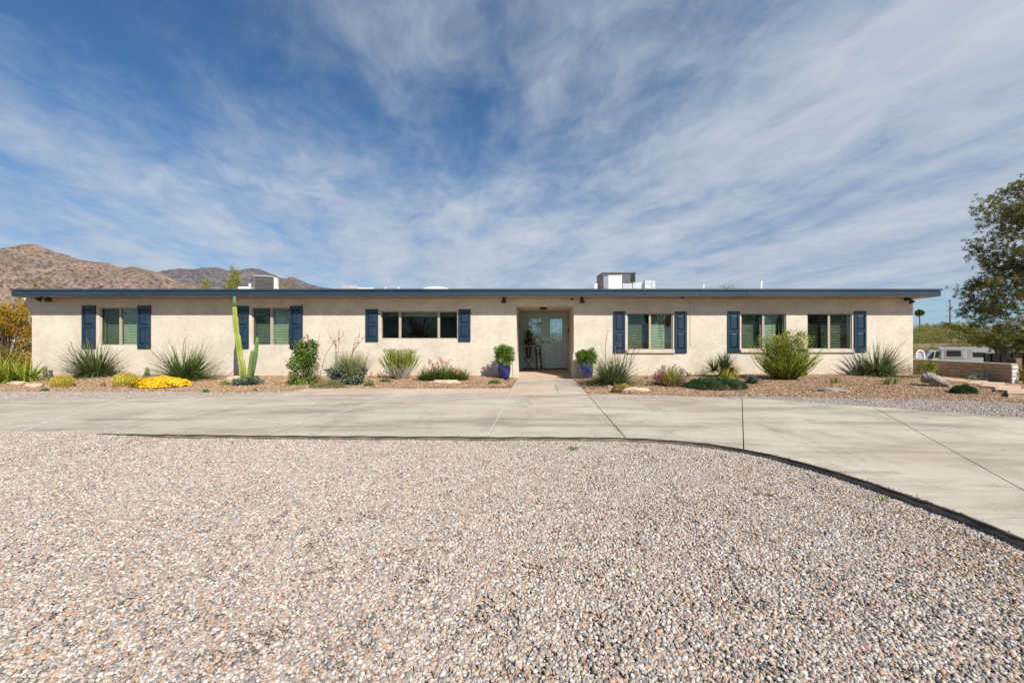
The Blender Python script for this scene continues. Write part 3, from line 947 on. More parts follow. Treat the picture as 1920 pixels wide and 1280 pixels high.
# ---------------------------------------------------------------- mountains
def ridge_mesh(name, label, prof, Y, depth, col, seed, amp):
    """heightfield whose crest follows the skyline seen from the yard, with slopes running down towards the valley"""
    pxs = np.array([q[0] for q in prof], dtype=float)
    pys = np.array([q[1] for q in prof], dtype=float)
    nx, nyy = 330, 90
    xs_ = np.linspace(pxs[0], pxs[-1], nx)
    b = MB()
    t = np.linspace(0, 1, nyy)
    V = np.zeros((nx, nyy, 3))
    for i, q in enumerate(xs_):
        zc = (HY - np.interp(q, pxs, pys)) / F * Y
        for j, tt in enumerate(t):
            yy = Y - depth * (1 - tt)
            x = (q - CX) / F * Y * (1 - 0.18 * (1 - tt))
            s_ = tt ** 1.25 if tt <= 1 else 1
            base = 14 + (zc - 14) * s_
            r = 0
            fr = 1.0
            a = 1.0
            for o in range(5):
                nval = 1 - abs(mnoise.noise(Vector((x / Y * 14 * fr + seed, yy / Y * 10 * fr, seed * 1.3)))) * 2
                r += a * (nval - 0.5)
                a *= 0.55
                fr *= 2.1
            w_ = 4 * tt * (1 - tt) * 0.9 + 0.12 * tt
            V[i, j] = (x, yy, base + r * amp * zc * w_)
    # back slope
    f = np.array([(i * nyy + j, (i + 1) * nyy + j, (i + 1) * nyy + j + 1, i * nyy + j + 1) for i in range(nx - 1) for j in range(nyy - 1)])
    b.add(V.reshape(-1, 3), f)
    bk = V[:, -1].copy()
    bk2 = bk.copy()
    bk2[:, 1] += depth * 0.8
    bk2[:, 2] = 0
    b.add(np.concatenate([bk, bk2]), np.array([(i, i + 1, nx + i + 1, nx + i) for i in range(nx - 1)]))
    return tag(b.build(name, col, smooth=True), label, None, kind='structure')
def mountain_mat(name, cols, scale):
    m = mat(name, cols[0], cols[1], rough=1.0, scale=scale, detail=14, bump=1.0, bscale=scale * 3, bdist=40, lo=0.38, hi=0.6, bdetail=12, spec=0.1)
    t = m.node_tree
    p = [n for n in t.nodes if n.type == 'BSDF_PRINCIPLED'][0]
    src = p.inputs['Base Color'].links[0].from_socket
    tc = [n for n in t.nodes if n.type == 'TEX_COORD'][0]
    v = t.nodes.new('ShaderNodeTexNoise')
    v.inputs['Scale'].default_value = scale * 6
    v.inputs['Detail'].default_value = 8
    v.inputs['Roughness'].default_value = 0.7
    t.links.new(tc.outputs['Object'], v.inputs['Vector'])
    r = t.nodes.new('ShaderNodeMapRange')
    r.inputs['From Min'].default_value = 0.50
    r.inputs['From Max'].default_value = 0.565
    r.inputs['To Max'].default_value = 0.9
    t.links.new(v.outputs['Fac'], r.inputs['Value'])
    mx = t.nodes.new('ShaderNodeMix')
    mx.data_type = 'RGBA'
    t.links.new(r.outputs[0], mx.inputs[0])
    t.links.new(src, mx.inputs[6])
    mx.inputs[7].default_value = (*cols[2], 1)
    t.links.new(mx.outputs[2], p.inputs['Base Color'])
    return m
MM1 = mountain_mat('rust_rock_and_scrub', [(0.35, 0.24, 0.18), (0.235, 0.18, 0.152), (0.12, 0.10, 0.082)], 0.012)
MM2 = mountain_mat('far_grey_rock', [(0.20, 0.155, 0.15), (0.11, 0.105, 0.125), (0.065, 0.07, 0.09)], 0.006)
P1 = [(-420, 540), (-300, 515), (-200, 498), (-100, 485), (-40, 474), (0, 467), (30, 460), (55, 457), (75, 462), (110, 474), (150, 487), (200, 493), (215, 498), (235, 502), (250, 500), (265, 503), (300, 512), (330, 524), (360, 532), (400, 537), (440, 543), (500, 560), (560, 590)]
P2 = [(180, 540), (260, 520), (305, 509), (320, 506), (335, 503), (350, 504), (365, 505), (385, 501), (395, 500), (415, 503), (430, 507), (445, 507), (458, 503), (470, 501), (485, 503), (500, 510), (512, 515), (528, 521), (536, 522), (545, 518), (552, 520), (565, 526), (580, 531), (600, 538), (620, 541), (680, 546), (760, 556), (900, 580)]
ridge_mesh('mountain', 'rust coloured rocky mountain on the left skyline', P1, 1700, 900, MM1, 3.3, 0.13)
ridge_mesh('mountain', 'dark grey rocky ridge behind the nearer mountain', P2, 3800, 1900, MM2, 8.1, 0.15)

# ---------------------------------------------------------------- house
YW = 12.333                      # front wall plane: 60 photo pixels per metre
def X(px): return (px - CX) / 60.0
def Z(py): return H + (HY - py) / 60.0
XL, XR = X(59.5), X(1712)
YB = 26.0
house = thing('house', 'long low cream stucco house with navy fascia and shutters', 'house', (0, YW, 0))
RX0, RX1, RZ = X(968.3), X(1075.8), Z(573.3)     # entry recess
YD = YW + 2.5
WIN = [  # x0, x1, ytop, ybottom, mullions, sill
    (185.5, 257.5, 576.5, 647.5, [(220, 223.5)], False),
    (471.5, 543.3, 576.5, 647.5, [(504.5, 509)], False),
    (713.5, 857.5, 583, 635.5, [(746.5, 750.8), (819.5, 824)], False),
    (1176, 1261.5, 587, 656, [(1217, 1221)], True),
    (1389.5, 1474, 587.5, 655, [(1429.8, 1434)], True),
    (1513.8, 1597.5, 587.5, 655, [(1553, 1557.5)], True)]
def wall_sheet(name, x0, x1, z0, z1, holes, m, parent, y, th=0.14):
    """front wall with openings: outer and inner skins plus the reveals"""
    xs_ = sorted({x0, x1, *[h[0] for h in holes], *[h[1] for h in holes]})
    zs_ = sorted({z0, z1, *[h[2] for h in holes], *[h[3] for h in holes]})
    b = MB()
    def inh(cx, cz): return any(h[0] < cx < h[1] and h[2] < cz < h[3] for h in holes)
    solid = lambda i, j: 0 <= i < len(xs_) - 1 and 0 <= j < len(zs_) - 1 and not inh((xs_[i] + xs_[i + 1]) / 2, (zs_[j] + zs_[j + 1]) / 2)
    for i in range(len(xs_) - 1):
        for j in range(len(zs_) - 1):
            if not solid(i, j):
                continue
            a, c, d, e = xs_[i], xs_[i + 1], zs_[j], zs_[j + 1]
            b.add([(a, y, d), (c, y, d), (c, y, e), (a, y, e)], [(0, 1, 2, 3)])
            b.add([(a, y + th, d), (c, y + th, d), (c, y + th, e), (a, y + th, e)], [(3, 2, 1, 0)])
            if not solid(i - 1, j): b.add([(a, y, d), (a, y + th, d), (a, y + th, e), (a, y, e)], [(3, 2, 1, 0)])
            if not solid(i + 1, j): b.add([(c, y, d), (c, y + th, d), (c, y + th, e), (c, y, e)], [(0, 1, 2, 3)])
            if not solid(i, j - 1): b.add([(a, y, d), (c, y, d), (c, y + th, d), (a, y + th, d)], [(3, 2, 1, 0)])
            if not solid(i, j + 1): b.add([(a, y, e), (c, y, e), (c, y + th, e), (a, y + th, e)], [(0, 1, 2, 3)])
    o = b.build(name, m, parent)
    wm = o.modifiers.new('weld', 'WELD')
    wm.merge_threshold = 0.0005
    bv = o.modifiers.new('bevel', 'BEVEL')
    bv.width, bv.segments, bv.limit_method, bv.angle_limit = 0.016, 2, 'ANGLE', 0.9
    return o
ZB = -0.16
ZT = 2.462
holes = [(X(a), X(c), Z(e), Z(d)) for a, c, d, e, _, _ in WIN] + [(RX0, RX1, ZB - 0.1, RZ)]
wall_sheet('wall', XL, XR, ZB, ZT, holes, M['stucco'], house, YW, 0.22)
b = MB()
b.box(XL, XL + 0.2, YW + 0.222, YB, ZB, ZT)
b.box(XR - 0.2, XR, YW + 0.222, YB, ZB, ZT)
b.box(XL + 0.202, XR - 0.202, YB - 0.2, YB, ZB, ZT)
b.build('wall', M['stucco'], house)
# stucco corbel under the eave on the left corner
MB().prism([(XL - 0.002, ZT - 0.003), (XL - 0.27, ZT - 0.003), (XL - 0.002, ZT - 0.62)], 'y', YW + 0.001, YW + 0.25).build('corbel', M['stucco'], house)
# slightly flared plaster feet beside the entry
for xa, s_ in ((RX0, 1), (RX1, -1)):
    b = MB()
    b.prism([(xa - s_ * 0.10, 0.75), (xa + s_ * 0.001, 0.75), (xa + s_ * 0.055, -0.12), (xa - s_ * 0.10, -0.12)], 'y', YW - 0.018, YW + 0.215)
    b.build('plaster_foot', M['stucco'], house, bevel=0.012, seg=2)
# entry recess: side walls, ceiling, sloping floor, back wall
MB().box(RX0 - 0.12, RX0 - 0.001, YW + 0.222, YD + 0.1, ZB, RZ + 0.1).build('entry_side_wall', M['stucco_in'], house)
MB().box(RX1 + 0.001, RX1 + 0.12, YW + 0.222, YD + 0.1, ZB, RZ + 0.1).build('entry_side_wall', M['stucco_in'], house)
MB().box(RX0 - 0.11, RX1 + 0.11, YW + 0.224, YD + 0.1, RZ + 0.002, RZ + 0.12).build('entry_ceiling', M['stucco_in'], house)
FZ = 0.098
MB().add([(RX0, YW + 0.004, -0.055), (RX1, YW + 0.004, -0.055), (RX1, YD, FZ - 0.035), (RX0, YD, FZ - 0.035), (RX0, YW + 0.004, -0.3), (RX1, YW + 0.004, -0.3), (RX1, YD, -0.3), (RX0, YD, -0.3)],
         [(0, 1, 2, 3), (0, 4, 5, 1), (3, 2, 6, 7)]).build('entry_floor', M['tanconcrete'], house)
# roof slab, fascia, metal edge, soffit
YF = 11.85
RL, RR = PX(19.5, YF), PX(1766.5, YF)
ZF0, ZF1, ZF2 = PZ(555.4, YF), PZ(545.5, YF), PZ(541.3, YF)
MB().box(RL + 0.04, RR - 0.04, YF + 0.045, YB + 0.5, ZT + 0.012, ZF2 - 0.02).build('roof', M['roof'], house)
# fascia boards butted end to end with a slight height difference at the seams
seams = [RL + 0.06, PX(330, YF), PX(572, YF), PX(868, YF), PX(1138, YF), PX(1400, YF), PX(1622, YF), RR - 0.07]
for i in range(len(seams) - 1):
    dz = [0, 0.004, -0.003, 0.002, -0.004, 0.003, 0.0][i]
    MB().box(seams[i] + 0.0015, seams[i + 1] - 0.0015, YF - 0.002 * (i % 2), YF + 0.04, ZF0 + dz, ZF1).build('fascia_board', M['navy'], house, bevel=0.004)
for xe, s_ in ((RL + 0.06, -1), (RR - 0.07, 1)):
    MB().box(min(xe, xe + s_ * 0.035) + 0.001 * s_, max(xe, xe + s_ * 0.035), YF + 0.001, YB + 0.5, ZF0 + 0.001, ZF1 - 0.001).build('fascia_board', M['navy'], house)
b = MB()
b.box(RL, RR, YF - 0.028, YF + 0.06, ZF1 + 0.012, ZF2)
b.box(RL, RL + 0.07, YF + 0.061, YB + 0.52, ZF1 + 0.012, ZF2)
b.box(RR - 0.07, RR, YF + 0.061, YB + 0.52, ZF1 + 0.012, ZF2)
b.build('metal_roof_edge', M['navy_trim'], house, bevel=0.006)
MB().box(RL + 0.07, RR - 0.08, YF + 0.042, YW + 0.20, ZT + 0.001, ZT + 0.011).build('soffit', M['soffit'], house)
MB().box(XL + 0.02, XR - 0.02, YW - 0.03, YW - 0.001, ZT - 0.028, ZT - 0.001).build('frieze_strip', M['soffit'], house)

# windows
for wi, (a, c, d, e, mul, sill) in enumerate(WIN):
    x0, x1, z0, z1 = X(a), X(c), Z(e), Z(d)
    yf = YW + (0.06 if wi < 3 else 0.03)
    fr = MB()
    t = 0.030
    fr.box(x0, x1, yf, yf + 0.07, z0, z0 + t)
    fr.box(x0, x1, yf, yf + 0.07, z1 - t, z1)
    fr.box(x0, x0 + t, yf, yf + 0.07, z0 + t, z1 - t)
    fr.box(x1 - t, x1, yf, yf + 0.07, z0 + t, z1 - t)
    wn = fr.build('window', M['frame'], house, bevel=0.003)
    edges = [x0 + t] + [q for m_ in mul for q in (X(m_[0]), X(m_[1]))] + [x1 - t]
    for m_ in mul:
        MB().box(X(m_[0]), X(m_[1]), yf - 0.006, yf + 0.05, z0 + t, z1 - t).build('mullion', M['frame'], wn, bevel=0.003)
    for k in range(0, len(edges), 2):
        p0, p1 = edges[k], edges[k + 1]
        sash = len(mul) == 1 and k == 0 or len(mul) == 2 and k in (0, 4)
        gm = M['glass_dark'] if (wi == 2 or (wi == 5)) else M['glass']
        MB().box(p0 + 0.001, p1 - 0.001, yf + 0.030, yf + 0.034, z0 + t, z1 - t).build('pane', gm, wn)
        if sash:
            MB().box(p0 + 0.012, p1 - 0.012, yf + 0.012, yf + 0.014, z0 + t + 0.01, z1 - t - 0.01).build('insect_screen', M['screen'], wn)
            q = MB()
            q.box(p0, p0 + 0.012, yf + 0.008, yf + 0.02, z0 + t, z1 - t)
            q.box(p1 - 0.012, p1, yf + 0.008, yf + 0.02, z0 + t, z1 - t)
            q.box(p0, p1, yf + 0.008, yf + 0.02, z1 - t - 0.012, z1 - t)
            q.box(p0, p1, yf + 0.008, yf + 0.02, z0 + t, z0 + t + 0.012)
            q.build('screen_frame', M['grille'], wn)
        # horizontal blinds hung behind the glass
        yb = YW + 0.25
        bl = MB()
        if wi == 2:
            n = 5
            zt = z1 - 0.01
            ang = 1.2
        else:
            n = int((z1 - z0 + 0.06) / 0.051)
            zt = z1 + 0.02
            ang = [0.92, 0.92, 0, 0.90, 0.90, 0.28][wi] + 0.04 * (k > 0)
        pr = p1 + (0.03 if wi not in (3, 4, 1) or k == 0 else -0.12) 
        if wi in (3, 4) and k == 0:
            pr = p1 - 0.10
        for s_ in range(n):
            zc = zt - 0.03 - s_ * (0.024 if wi == 2 else 0.051)
            hw = 0.0255
            dy, dz = math.cos(ang) * hw, math.sin(ang) * hw
            jit = rng.normal(0, 0.0012)
            bl.add([(p0 - 0.03, yb - dy, zc - dz + jit), (pr, yb - dy, zc - dz - jit), (pr, yb + dy, zc + dz - jit), (p0 - 0.03, yb + dy, zc + dz + jit)], [(0, 1, 2, 3)])
        for q in (0.22, 0.78):
            xq = p0 + (pr - p0) * q
            bl.box(xq - 0.002, xq + 0.002, yb - 0.03, yb - 0.028, zt - 0.03 - n * 0.051 * (0.5 if wi == 2 else 1), zt)
        bl.build('blind', M['blind'], wn)
        MB().box(p0 - 0.03, pr + 0.002, yb - 0.03, yb + 0.03, zt - 0.012, zt + 0.03).build('blind_headrail', M['blind'], wn)
    if sill:
        MB().box(x0 - 0.03, x1 + 0.05, YW - 0.05, YW + 0.07, z0 - 0.10, z0 - 0.002).build('window_sill', M['sill'], wn, bevel=0.012, seg=2)
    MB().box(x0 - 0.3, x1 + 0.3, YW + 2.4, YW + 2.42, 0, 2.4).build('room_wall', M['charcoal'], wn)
# shutters
def shutter(px0, px1, py0, py1):
    x0, x1, z0, z1 = X(px0), X(px1), Z(py1), Z(py0)
    y1_ = YW - 0.001
    y0_ = YW - 0.036
    st = 0.062
    zm = (z0 + z1) / 2 + 0.02
    b = MB()
    b.box(x0, x0 + st, y0_, y1_, z0, z1)
    b.box(x1 - st, x1, y0_, y1_, z0, z1)
    b.box(x0 + st, x1 - st, y0_ + 0.001, y1_, z0, z0 + 0.13)
    b.box(x0 + st, x1 - st, y0_ + 0.001, y1_, z1 - 0.11, z1)
    b.box(x0 + st, x1 - st, y0_ + 0.001, y1_, zm - 0.045, zm + 0.045)
    b.box(x0 + st, x1 - st, y0_ + 0.026, y1_ - 0.001, z0 + 0.131, z1 - 0.111)
    o = b.build('shutter', M['shutter'], house, bevel=0.003)
    for za, zb in ((z0 + 0.13, zm - 0.045), (zm + 0.045, z1 - 0.11)):
        g, r = 0.012, 0.032
        v = [(x0 + st + g, y0_ + 0.0255, za + g), (x1 - st - g, y0_ + 0.0255, za + g), (x1 - st - g, y0_ + 0.0255, zb - g), (x0 + st + g, y0_ + 0.0255, zb - g),
             (x0 + st + g + r, y0_ + 0.004, za + g + r), (x1 - st - g - r, y0_ + 0.004, za + g + r), (x1 - st - g - r, y0_ + 0.004, zb - g - r), (x0 + st + g + r, y0_ + 0.004, zb - g - r)]
        MB().add(v, [(4, 5, 6, 7), (0, 1, 5, 4), (1, 2, 6, 5), (2, 3, 7, 6), (3, 0, 4, 7)]).build('panel', M['shutter'], o)
for q in ((155, 180.3, 572.5, 653), (259, 283.5, 572.5, 653.3), (442, 467, 573.5, 653), (544.3, 568, 573.5, 652.7), (686, 709.3, 579.7, 640), (859.8, 882.4, 580, 640),
          (1150, 1172, 584, 661.5), (1265.2, 1287.3, 584.3, 661.7), (1364, 1386.3, 583.8, 661), (1601.3, 1623.3, 583.2, 660)):
    shutter(*q)

# double front door
def dx(px): return PX(px, YD)
def dz(py): return PZ(py, YD)
b = MB()
b.box(RX0 + 0.001, dx(980.5), YD - 0.03, YD + 0.06, FZ - 0.08, RZ)
b.box(dx(1062.5), RX1 - 0.001, YD - 0.03, YD + 0.06, FZ - 0.08, RZ)
b.box(dx(980.5), dx(1062.5), YD - 0.03, YD + 0.06, dz(586.5), RZ)
b.build('door_frame', M['door'], house, bevel=0.006)
MB().box(dx(980.5), dx(1062.5), YD - 0.09, YD + 0.05, FZ - 0.05, FZ - 0.012).build('threshold', M['dark'], house)
def door_leaf(x0, x1, glass, knob_side):
    z0, z1 = FZ - 0.005, dz(586.8)
    gx0, gx1, gz0, gz1 = dx(glass[0]), dx(glass[1]), dz(glass[3]), dz(glass[2])
    y0, y1 = YD - 0.005, YD + 0.04
    b = MB()
    b.box(x0, gx0, y0, y1, z0, z1)
    b.box(gx1, x1, y0, y1, z0, z1)
    b.box(gx0, gx1, y0, y1, z0, gz0)
    b.box(gx0, gx1, y0, y1, gz1, z1)
    o = b.build('door', M['door'], house)
    fr = MB()
    r = 0.035
    fr.box(gx0 - r, gx1 + r, y0 - 0.018, y0 - 0.001, gz0 - r, gz0)
    fr.box(gx0 - r, gx1 + r, y0 - 0.018, y0 - 0.001, gz1, gz1 + r)
    fr.box(gx0 - r, gx0, y0 - 0.018, y0 - 0.001, gz0, gz1)
    fr.box(gx1, gx1 + r, y0 - 0.018, y0 - 0.001, gz0, gz1)
    fr.build('glass_frame', M['door'], o, bevel=0.005)
    MB().box(gx0, gx1, y0 + 0.006, y0 + 0.010, gz0, gz1).build('pane', M['door_glass'], o)
    came = MB()
    gw, gh = gx1 - gx0, gz1 - gz0
    for u in (0.14, 0.86):
        came.tube([(gx0 + gw * u, y0 + 0.002, gz0), (gx0 + gw * u, y0 + 0.002, gz1)], 0.004, 4)
    for u in (0.08, 0.92):
        came.tube([(gx0, y0 + 0.002, gz0 + gh * u), (gx1, y0 + 0.002, gz0 + gh * u)], 0.004, 4)
    came.tube([(gx0 + gw * 0.5, y0 + 0.002, gz0 + gh * 0.08), (gx0 + gw * 0.5, y0 + 0.002, gz0 + gh * 0.92)], 0.005, 4)
    for s_ in (-1, 1):
        came.tube([(gx0 + gw * (0.5 + s_ * 0.30 * math.sin(t_ * 3.14)), y0 + 0.002, gz0 + gh * (0.2 + 0.62 * t_)) for t_ in np.linspace(0, 1, 12)], 0.004, 4)
    came.build('leaded_came', M['galv'], o)
    wd = x1 - x0
    for u0, u1 in ((0.16, 0.45), (0.55, 0.84)):
        p0, p1, q0, q1 = x0 + wd * u0, x0 + wd * u1, z0 + 0.22, z0 + 0.79
        g = MB()
        t = 0.016
        g.box(p0, p1, y0 - 0.028, y0 - 0.001, q0, q0 + t)
        g.box(p0, p1, y0 - 0.028, y0 - 0.001, q1 - t, q1)
        g.box(p0, p0 + t, y0 - 0.028, y0 - 0.001, q0 + t, q1 - t)
        g.box(p1 - t, p1, y0 - 0.028, y0 - 0.001, q0 + t, q1 - t)
        g.box(p0 + 0.05, p1 - 0.05, y0 - 0.010, y0 - 0.001, q0 + 0.05, q1 - 0.05)
        g.build('panel', M['door'], o, bevel=0.005)
    kx = x1 - 0.07 if knob_side > 0 else x0 + 0.07
    k = MB()
    k.tube([(kx, y0, z0 + 0.98), (kx, y0 - 0.05, z0 + 0.98)], 0.03, 12)
    k.tube([(kx, y0 - 0.05, z0 + 0.98), (kx - knob_side * 0.11, y0 - 0.055, z0 + 0.975)], 0.011, 8)
    k.build('handle', M['brass'], o, smooth=True)
    MB().tube([(kx, y0, z0 + 1.12), (kx, y0 - 0.025, z0 + 1.12)], 0.032, 14).build('lock', M['brass'], o)
xm = dx(1022.5)
door_leaf(dx(981), xm - 0.012, (991.5, 1013.5, 597.5, 640.5), 1)
door_leaf(xm + 0.012, dx(1062), (1031.5, 1054, 598, 641), -1)
MB().box(xm - 0.022, xm + 0.022, YD - 0.022, YD - 0.006, FZ, dz(587)).build('astragal', M['door'], house, bevel=0.004)
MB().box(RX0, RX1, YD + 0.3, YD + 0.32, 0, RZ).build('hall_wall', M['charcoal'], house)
# small fittings on the house
def bell_light(name, label, px, py, Y, lean, heads=1):
    c = W(px, py, Y)
    t = thing(name, label, 'wall light', tuple(c))
    MB().tube([c + (0, 0.10, 0.03), c + (0, 0.02, 0.03)], 0.05, 12).build('mount', M['dark'], t)
    for k in range(heads):
        s_ = -1 if heads == 2 and k == 0 else 1
        off = np.array([s_ * 0.09 if heads == 2 else 0, -0.02, 0.0])
        d = np.array([lean * s_ * 0.6, -0.5, -1.0])
        d /= np.linalg.norm(d)
        a = c + off + np.array([0, 0, 0.04])
        pts = [a + d * q for q in (0, 0.035, 0.06, 0.10, 0.165)]
        MB().tube(pts, [0.028, 0.036, 0.030, 0.052, 0.085], 14, cap=True).build('lamp_head', M['dark'], t, smooth=True)
        MB().tube([c + (0, 0.03, 0.03), a + d * 0.01], 0.014, 6).build('arm', M['dark'], t)
    return t
bell_light('spotlight', 'black bell shaped spotlight under the eave left of the entry', 945, 560, YW - 0.13, 0.0)
bell_light('spotlight', 'black bell shaped spotlight under the eave right of the entry', 1091, 560, YW - 0.13, 0.0)
bell_light('floodlight', 'twin headed dark floodlight at the far left corner under the eave', 87, 558, YW - 0.13, 0.9, 2)
bell_light('spotlight', 'dark tilted spotlight at the far right corner under the eave', 1703, 562, YW - 0.13, 0.5)
c = W(1072, 561, YW - 0.06)
t = thing('security_camera', 'small dark security camera high beside the entry opening', 'camera', tuple(c))
MB().tube([c + (0, 0.06, 0.01), c + (0, 0.0, 0.01)], 0.03, 12).build('base', M['trim'], t)
MB().tube([c + (0.03, -0.01, 0), c + (-0.02, -0.10, -0.02)], [0.022, 0.026], 12).build('camera_body', M['dark'], t, smooth=True)
c = W(1280, 558.5, YW - 0.2)
t = thing('motion_sensor', 'tiny dark sensor dot under the eave above the right windows', 'sensor', tuple(c))
MB().lathe(tuple(c), [(0.045, 0.03), (0.05, 0.0), (0.03, -0.025)], 12).build('sensor_body', M['dark'], t)
c = np.array([X(1019), YW + 0.55, RZ])
t = thing('ceiling_light', 'flat dark ceiling light in the entry recess', 'light', tuple(c))
MB().lathe(tuple(c), [(0.11, 0.0), (0.13, -0.03), (0.12, -0.05), (0.08, -0.075)], 20).build('lamp_base', M['dark'], t, smooth=True)
tag(MB().box(RX0 + 0.001, RX0 + 0.03, YW + 1.7, YW + 1.78, 1.55, 1.72).build('doorbell', M['bark'], bevel=0.004), 'small brown doorbell chime on the left side of the entry recess', 'doorbell')
tag(MB().box(RX1 - 0.04, RX1 - 0.001, YW + 2.05, YW + 2.13, 1.42, 1.55).build('keypad', M['dark'], bevel=0.006), 'small black keypad on the right side of the entry recess', 'keypad')
b = MB()
px0 = X(1294)
b.tube([(px0, YW - 0.008, ZT), (px0, YW - 0.008, Z(650))], 0.005, 5)
tag(b.build('cable', M['trim']), 'thin beige cable running down the wall between right windows', 'cable')

# ---------------------------------------------------------------- on the roof
RZF = ZF2 - 0.02
def rb(px0, px1, py, Y): return PX(px0, Y), PX(px1, Y), PZ(py, Y)
# left air conditioner
Y = 15.5
x0, x1, z1 = rb(471.5, 503, 516.5, Y)
t = thing('air_conditioner', 'square condenser with dark coil grille at the left of the roof', 'air conditioner', ((x0 + x1) / 2, Y + 0.35, RZF))
wd = x1 - x0
MB().box(x0 + 0.03, x1 - 0.03, Y + 0.03, Y + wd - 0.03, RZF + 0.02, z1 - 0.05).build('coil', M['grille'], t)
b = MB()
for xx, yy in ((x0, Y), (x1 - 0.04, Y), (x0, Y + wd - 0.04), (x1 - 0.04, Y + wd - 0.04)):
    b.box(xx, xx + 0.04, yy, yy + 0.04, RZF, z1 - 0.04)
for q in range(16):
    b.box(x0 + 0.04, x1 - 0.04, Y + 0.005, Y + 0.012, RZF + 0.08 + q * 0.05, RZF + 0.088 + q * 0.05)
tag(b.build('guard', M['charcoal'], t), kind='stuff')
MB().box(x0 - 0.01, x1 + 0.01, Y - 0.01, Y + wd + 0.01, z1 - 0.04, z1).build('top_cover', M['acgrey'], t, bevel=0.01)
MB().lathe((x0 + wd / 2, Y + wd / 2, z1), [(0.28, 0), (0.26, 0.04), (0.08, 0.07)], 20).build('fan_guard', M['charcoal'], t)
MB().box(x1 + 0.003, x1 + 0.10, Y + 0.02, Y + wd * 0.5, RZF, z1 - 0.06).build('side_panel', M['white'], t)
t.rotation_euler = (0, 0, R(24))
x0, x1, z1 = rb(446, 463, 537.5, Y)
b = MB()
b.box(x0, x1, Y, Y + 0.4, RZF, z1)
q0, q1, qz = rb(463, 467, 531, Y)
b.tube([((q0 + q1) / 2, Y + 0.1, RZF), ((q0 + q1) / 2, Y + 0.1, qz)], (q1 - q0) / 2, 12)
tag(b.build('roof_duct', M['white'], bevel=0.01), 'low white roof box with upright pipe beside the left condenser', 'roof duct')
x0, x1, z1 = rb(508, 528, 538.5, Y)
tag(MB().tube([((x0 + x1) / 2 + 0.21 * math.cos(a), Y, RZF + (z1 - RZF) * math.sin(a) - 0.03) for a in np.linspace(0, math.pi, 14)], 0.035, 8).build('roof_pipe', M['white'], smooth=True),
    'white curved pipe on the roof right of the left condenser', 'pipe')
x0, x1, z1 = rb(155, 201, 538.3, 14.0)
tag(MB().lathe(((x0 + x1) / 2, 14.6, RZF), [(0.46, 0), (0.46, 0.30), (0.40, z1 - RZF - 0.03), (0.2, z1 - RZF), (0.02, z1 - RZF)], 24, squash=0.7).build('roof_skylight', M['white'], smooth=True),
    'low white domed skylight near the left end of the roof', 'skylight')
x0, x1, z1 = rb(778, 842, 534.3, 14.0)
rr = (x1 - x0) / 2
zc = z1 - RZF
tag(MB().lathe(((x0 + x1) / 2, 14.6, RZF), [(rr, 0), (rr, zc - 0.14), (rr * 0.93, zc - 0.10), (rr * 0.78, zc - 0.05), (rr * 0.55, zc - 0.012), (rr * 0.3, zc), (0.02, zc)], 32, squash=0.8).build('roof_skylight', M['white'], smooth=True),
    'wide white domed skylight near the middle of the roof', 'skylight')
x0, x1, z1 = rb(640, 669, 535, 15)
b = MB()
b.box(x0, x1, 15, 15.7, RZF, z1)
tag(b.build('roof_cooler', M['acgrey'], bevel=0.01), 'low grey louvred box on the roof left of the middle', 'cooler')
x0, x1, z1 = rb(670, 698, 539, 15)
b = MB().box(x0, x1, 15.02, 15.4, RZF, z1 - 0.01)
for q in (693.5, 719, 743.5):
    b.tube([(PX(q, 15), 15.2, RZF), (PX(q, 15), 15.2, PZ(538 - (q > 740) * 0.8, 15))], 0.03, 8)
b.box(PX(672, 15), PX(744.5, 15), 15.15, 15.25, RZF - 0.01, RZF + 0.02)
tag(b.build('roof_vents', M['white'], bevel=0.005), 'low white curb and stub vents right of the grey louvred box', 'vent')
# right-hand group of units
Y = 16.5
x0, x1, z1 = rb(1131, 1191.5, 511, Y)
t = thing('rooftop_unit', 'large charcoal rooftop heating and cooling unit', 'air conditioner', ((x0 + x1) / 2, Y + 0.5, RZF))
rot = [(x0 - 0.02, Y + 0.0), (x1, Y - 0.02), (x1 + 0.0, Y + 1.0), (x0 - 0.12, Y + 1.0)]
MB().prism(rot, 'z', RZF + 0.05, z1 - 0.03).build('cabinet', M['charcoal'], t, bevel=0.01)
MB().prism([(x0 - 0.05, Y - 0.03), (x1 + 0.03, Y - 0.05), (x1 + 0.03, Y + 1.03), (x0 - 0.15, Y + 1.03)], 'z', z1 - 0.028, z1).build('lid', M['charcoal'], t)
b = MB()
for q in range(8):
    b.box(x1 - 0.19 + q * 0.021, x1 - 0.182 + q * 0.021, Y - 0.035, Y - 0.022, RZF + 0.3, z1 - 0.05)
b.build('louvre', M['grille'], t)
b = MB()
for q in (1127.5, 1131, 1134):
    b.tube([(PX(q, Y - 0.4), Y - 0.4, RZF), (PX(q, Y - 0.4), Y - 0.4, PZ(530, Y))], 0.022, 6)
b.build('conduit', M['charcoal'], t)
Y = 15.2
x0, x1, z1 = rb(1141, 1166, 517, Y)
t = thing('electrical_box', 'white square cabinet standing in front of the charcoal rooftop unit', 'cabinet', ((x0 + x1) / 2, Y + 0.25, RZF))
MB().prism([(x0, Y), (x1, Y), (x1, Y + 0.55), (x0 - 0.11, Y + 0.5), (x0 - 0.09, Y + 0.3)], 'z', RZF, z1).build('cabinet', M['white'], t, bevel=0.008)
MB().box(x0 - 0.015, x1 + 0.015, Y - 0.02, Y + 0.57, z1 + 0.001, z1 + 0.02).build('lid', M['white'], t)
x0, x1, z1 = rb(1113, 1120.5, 532, Y)
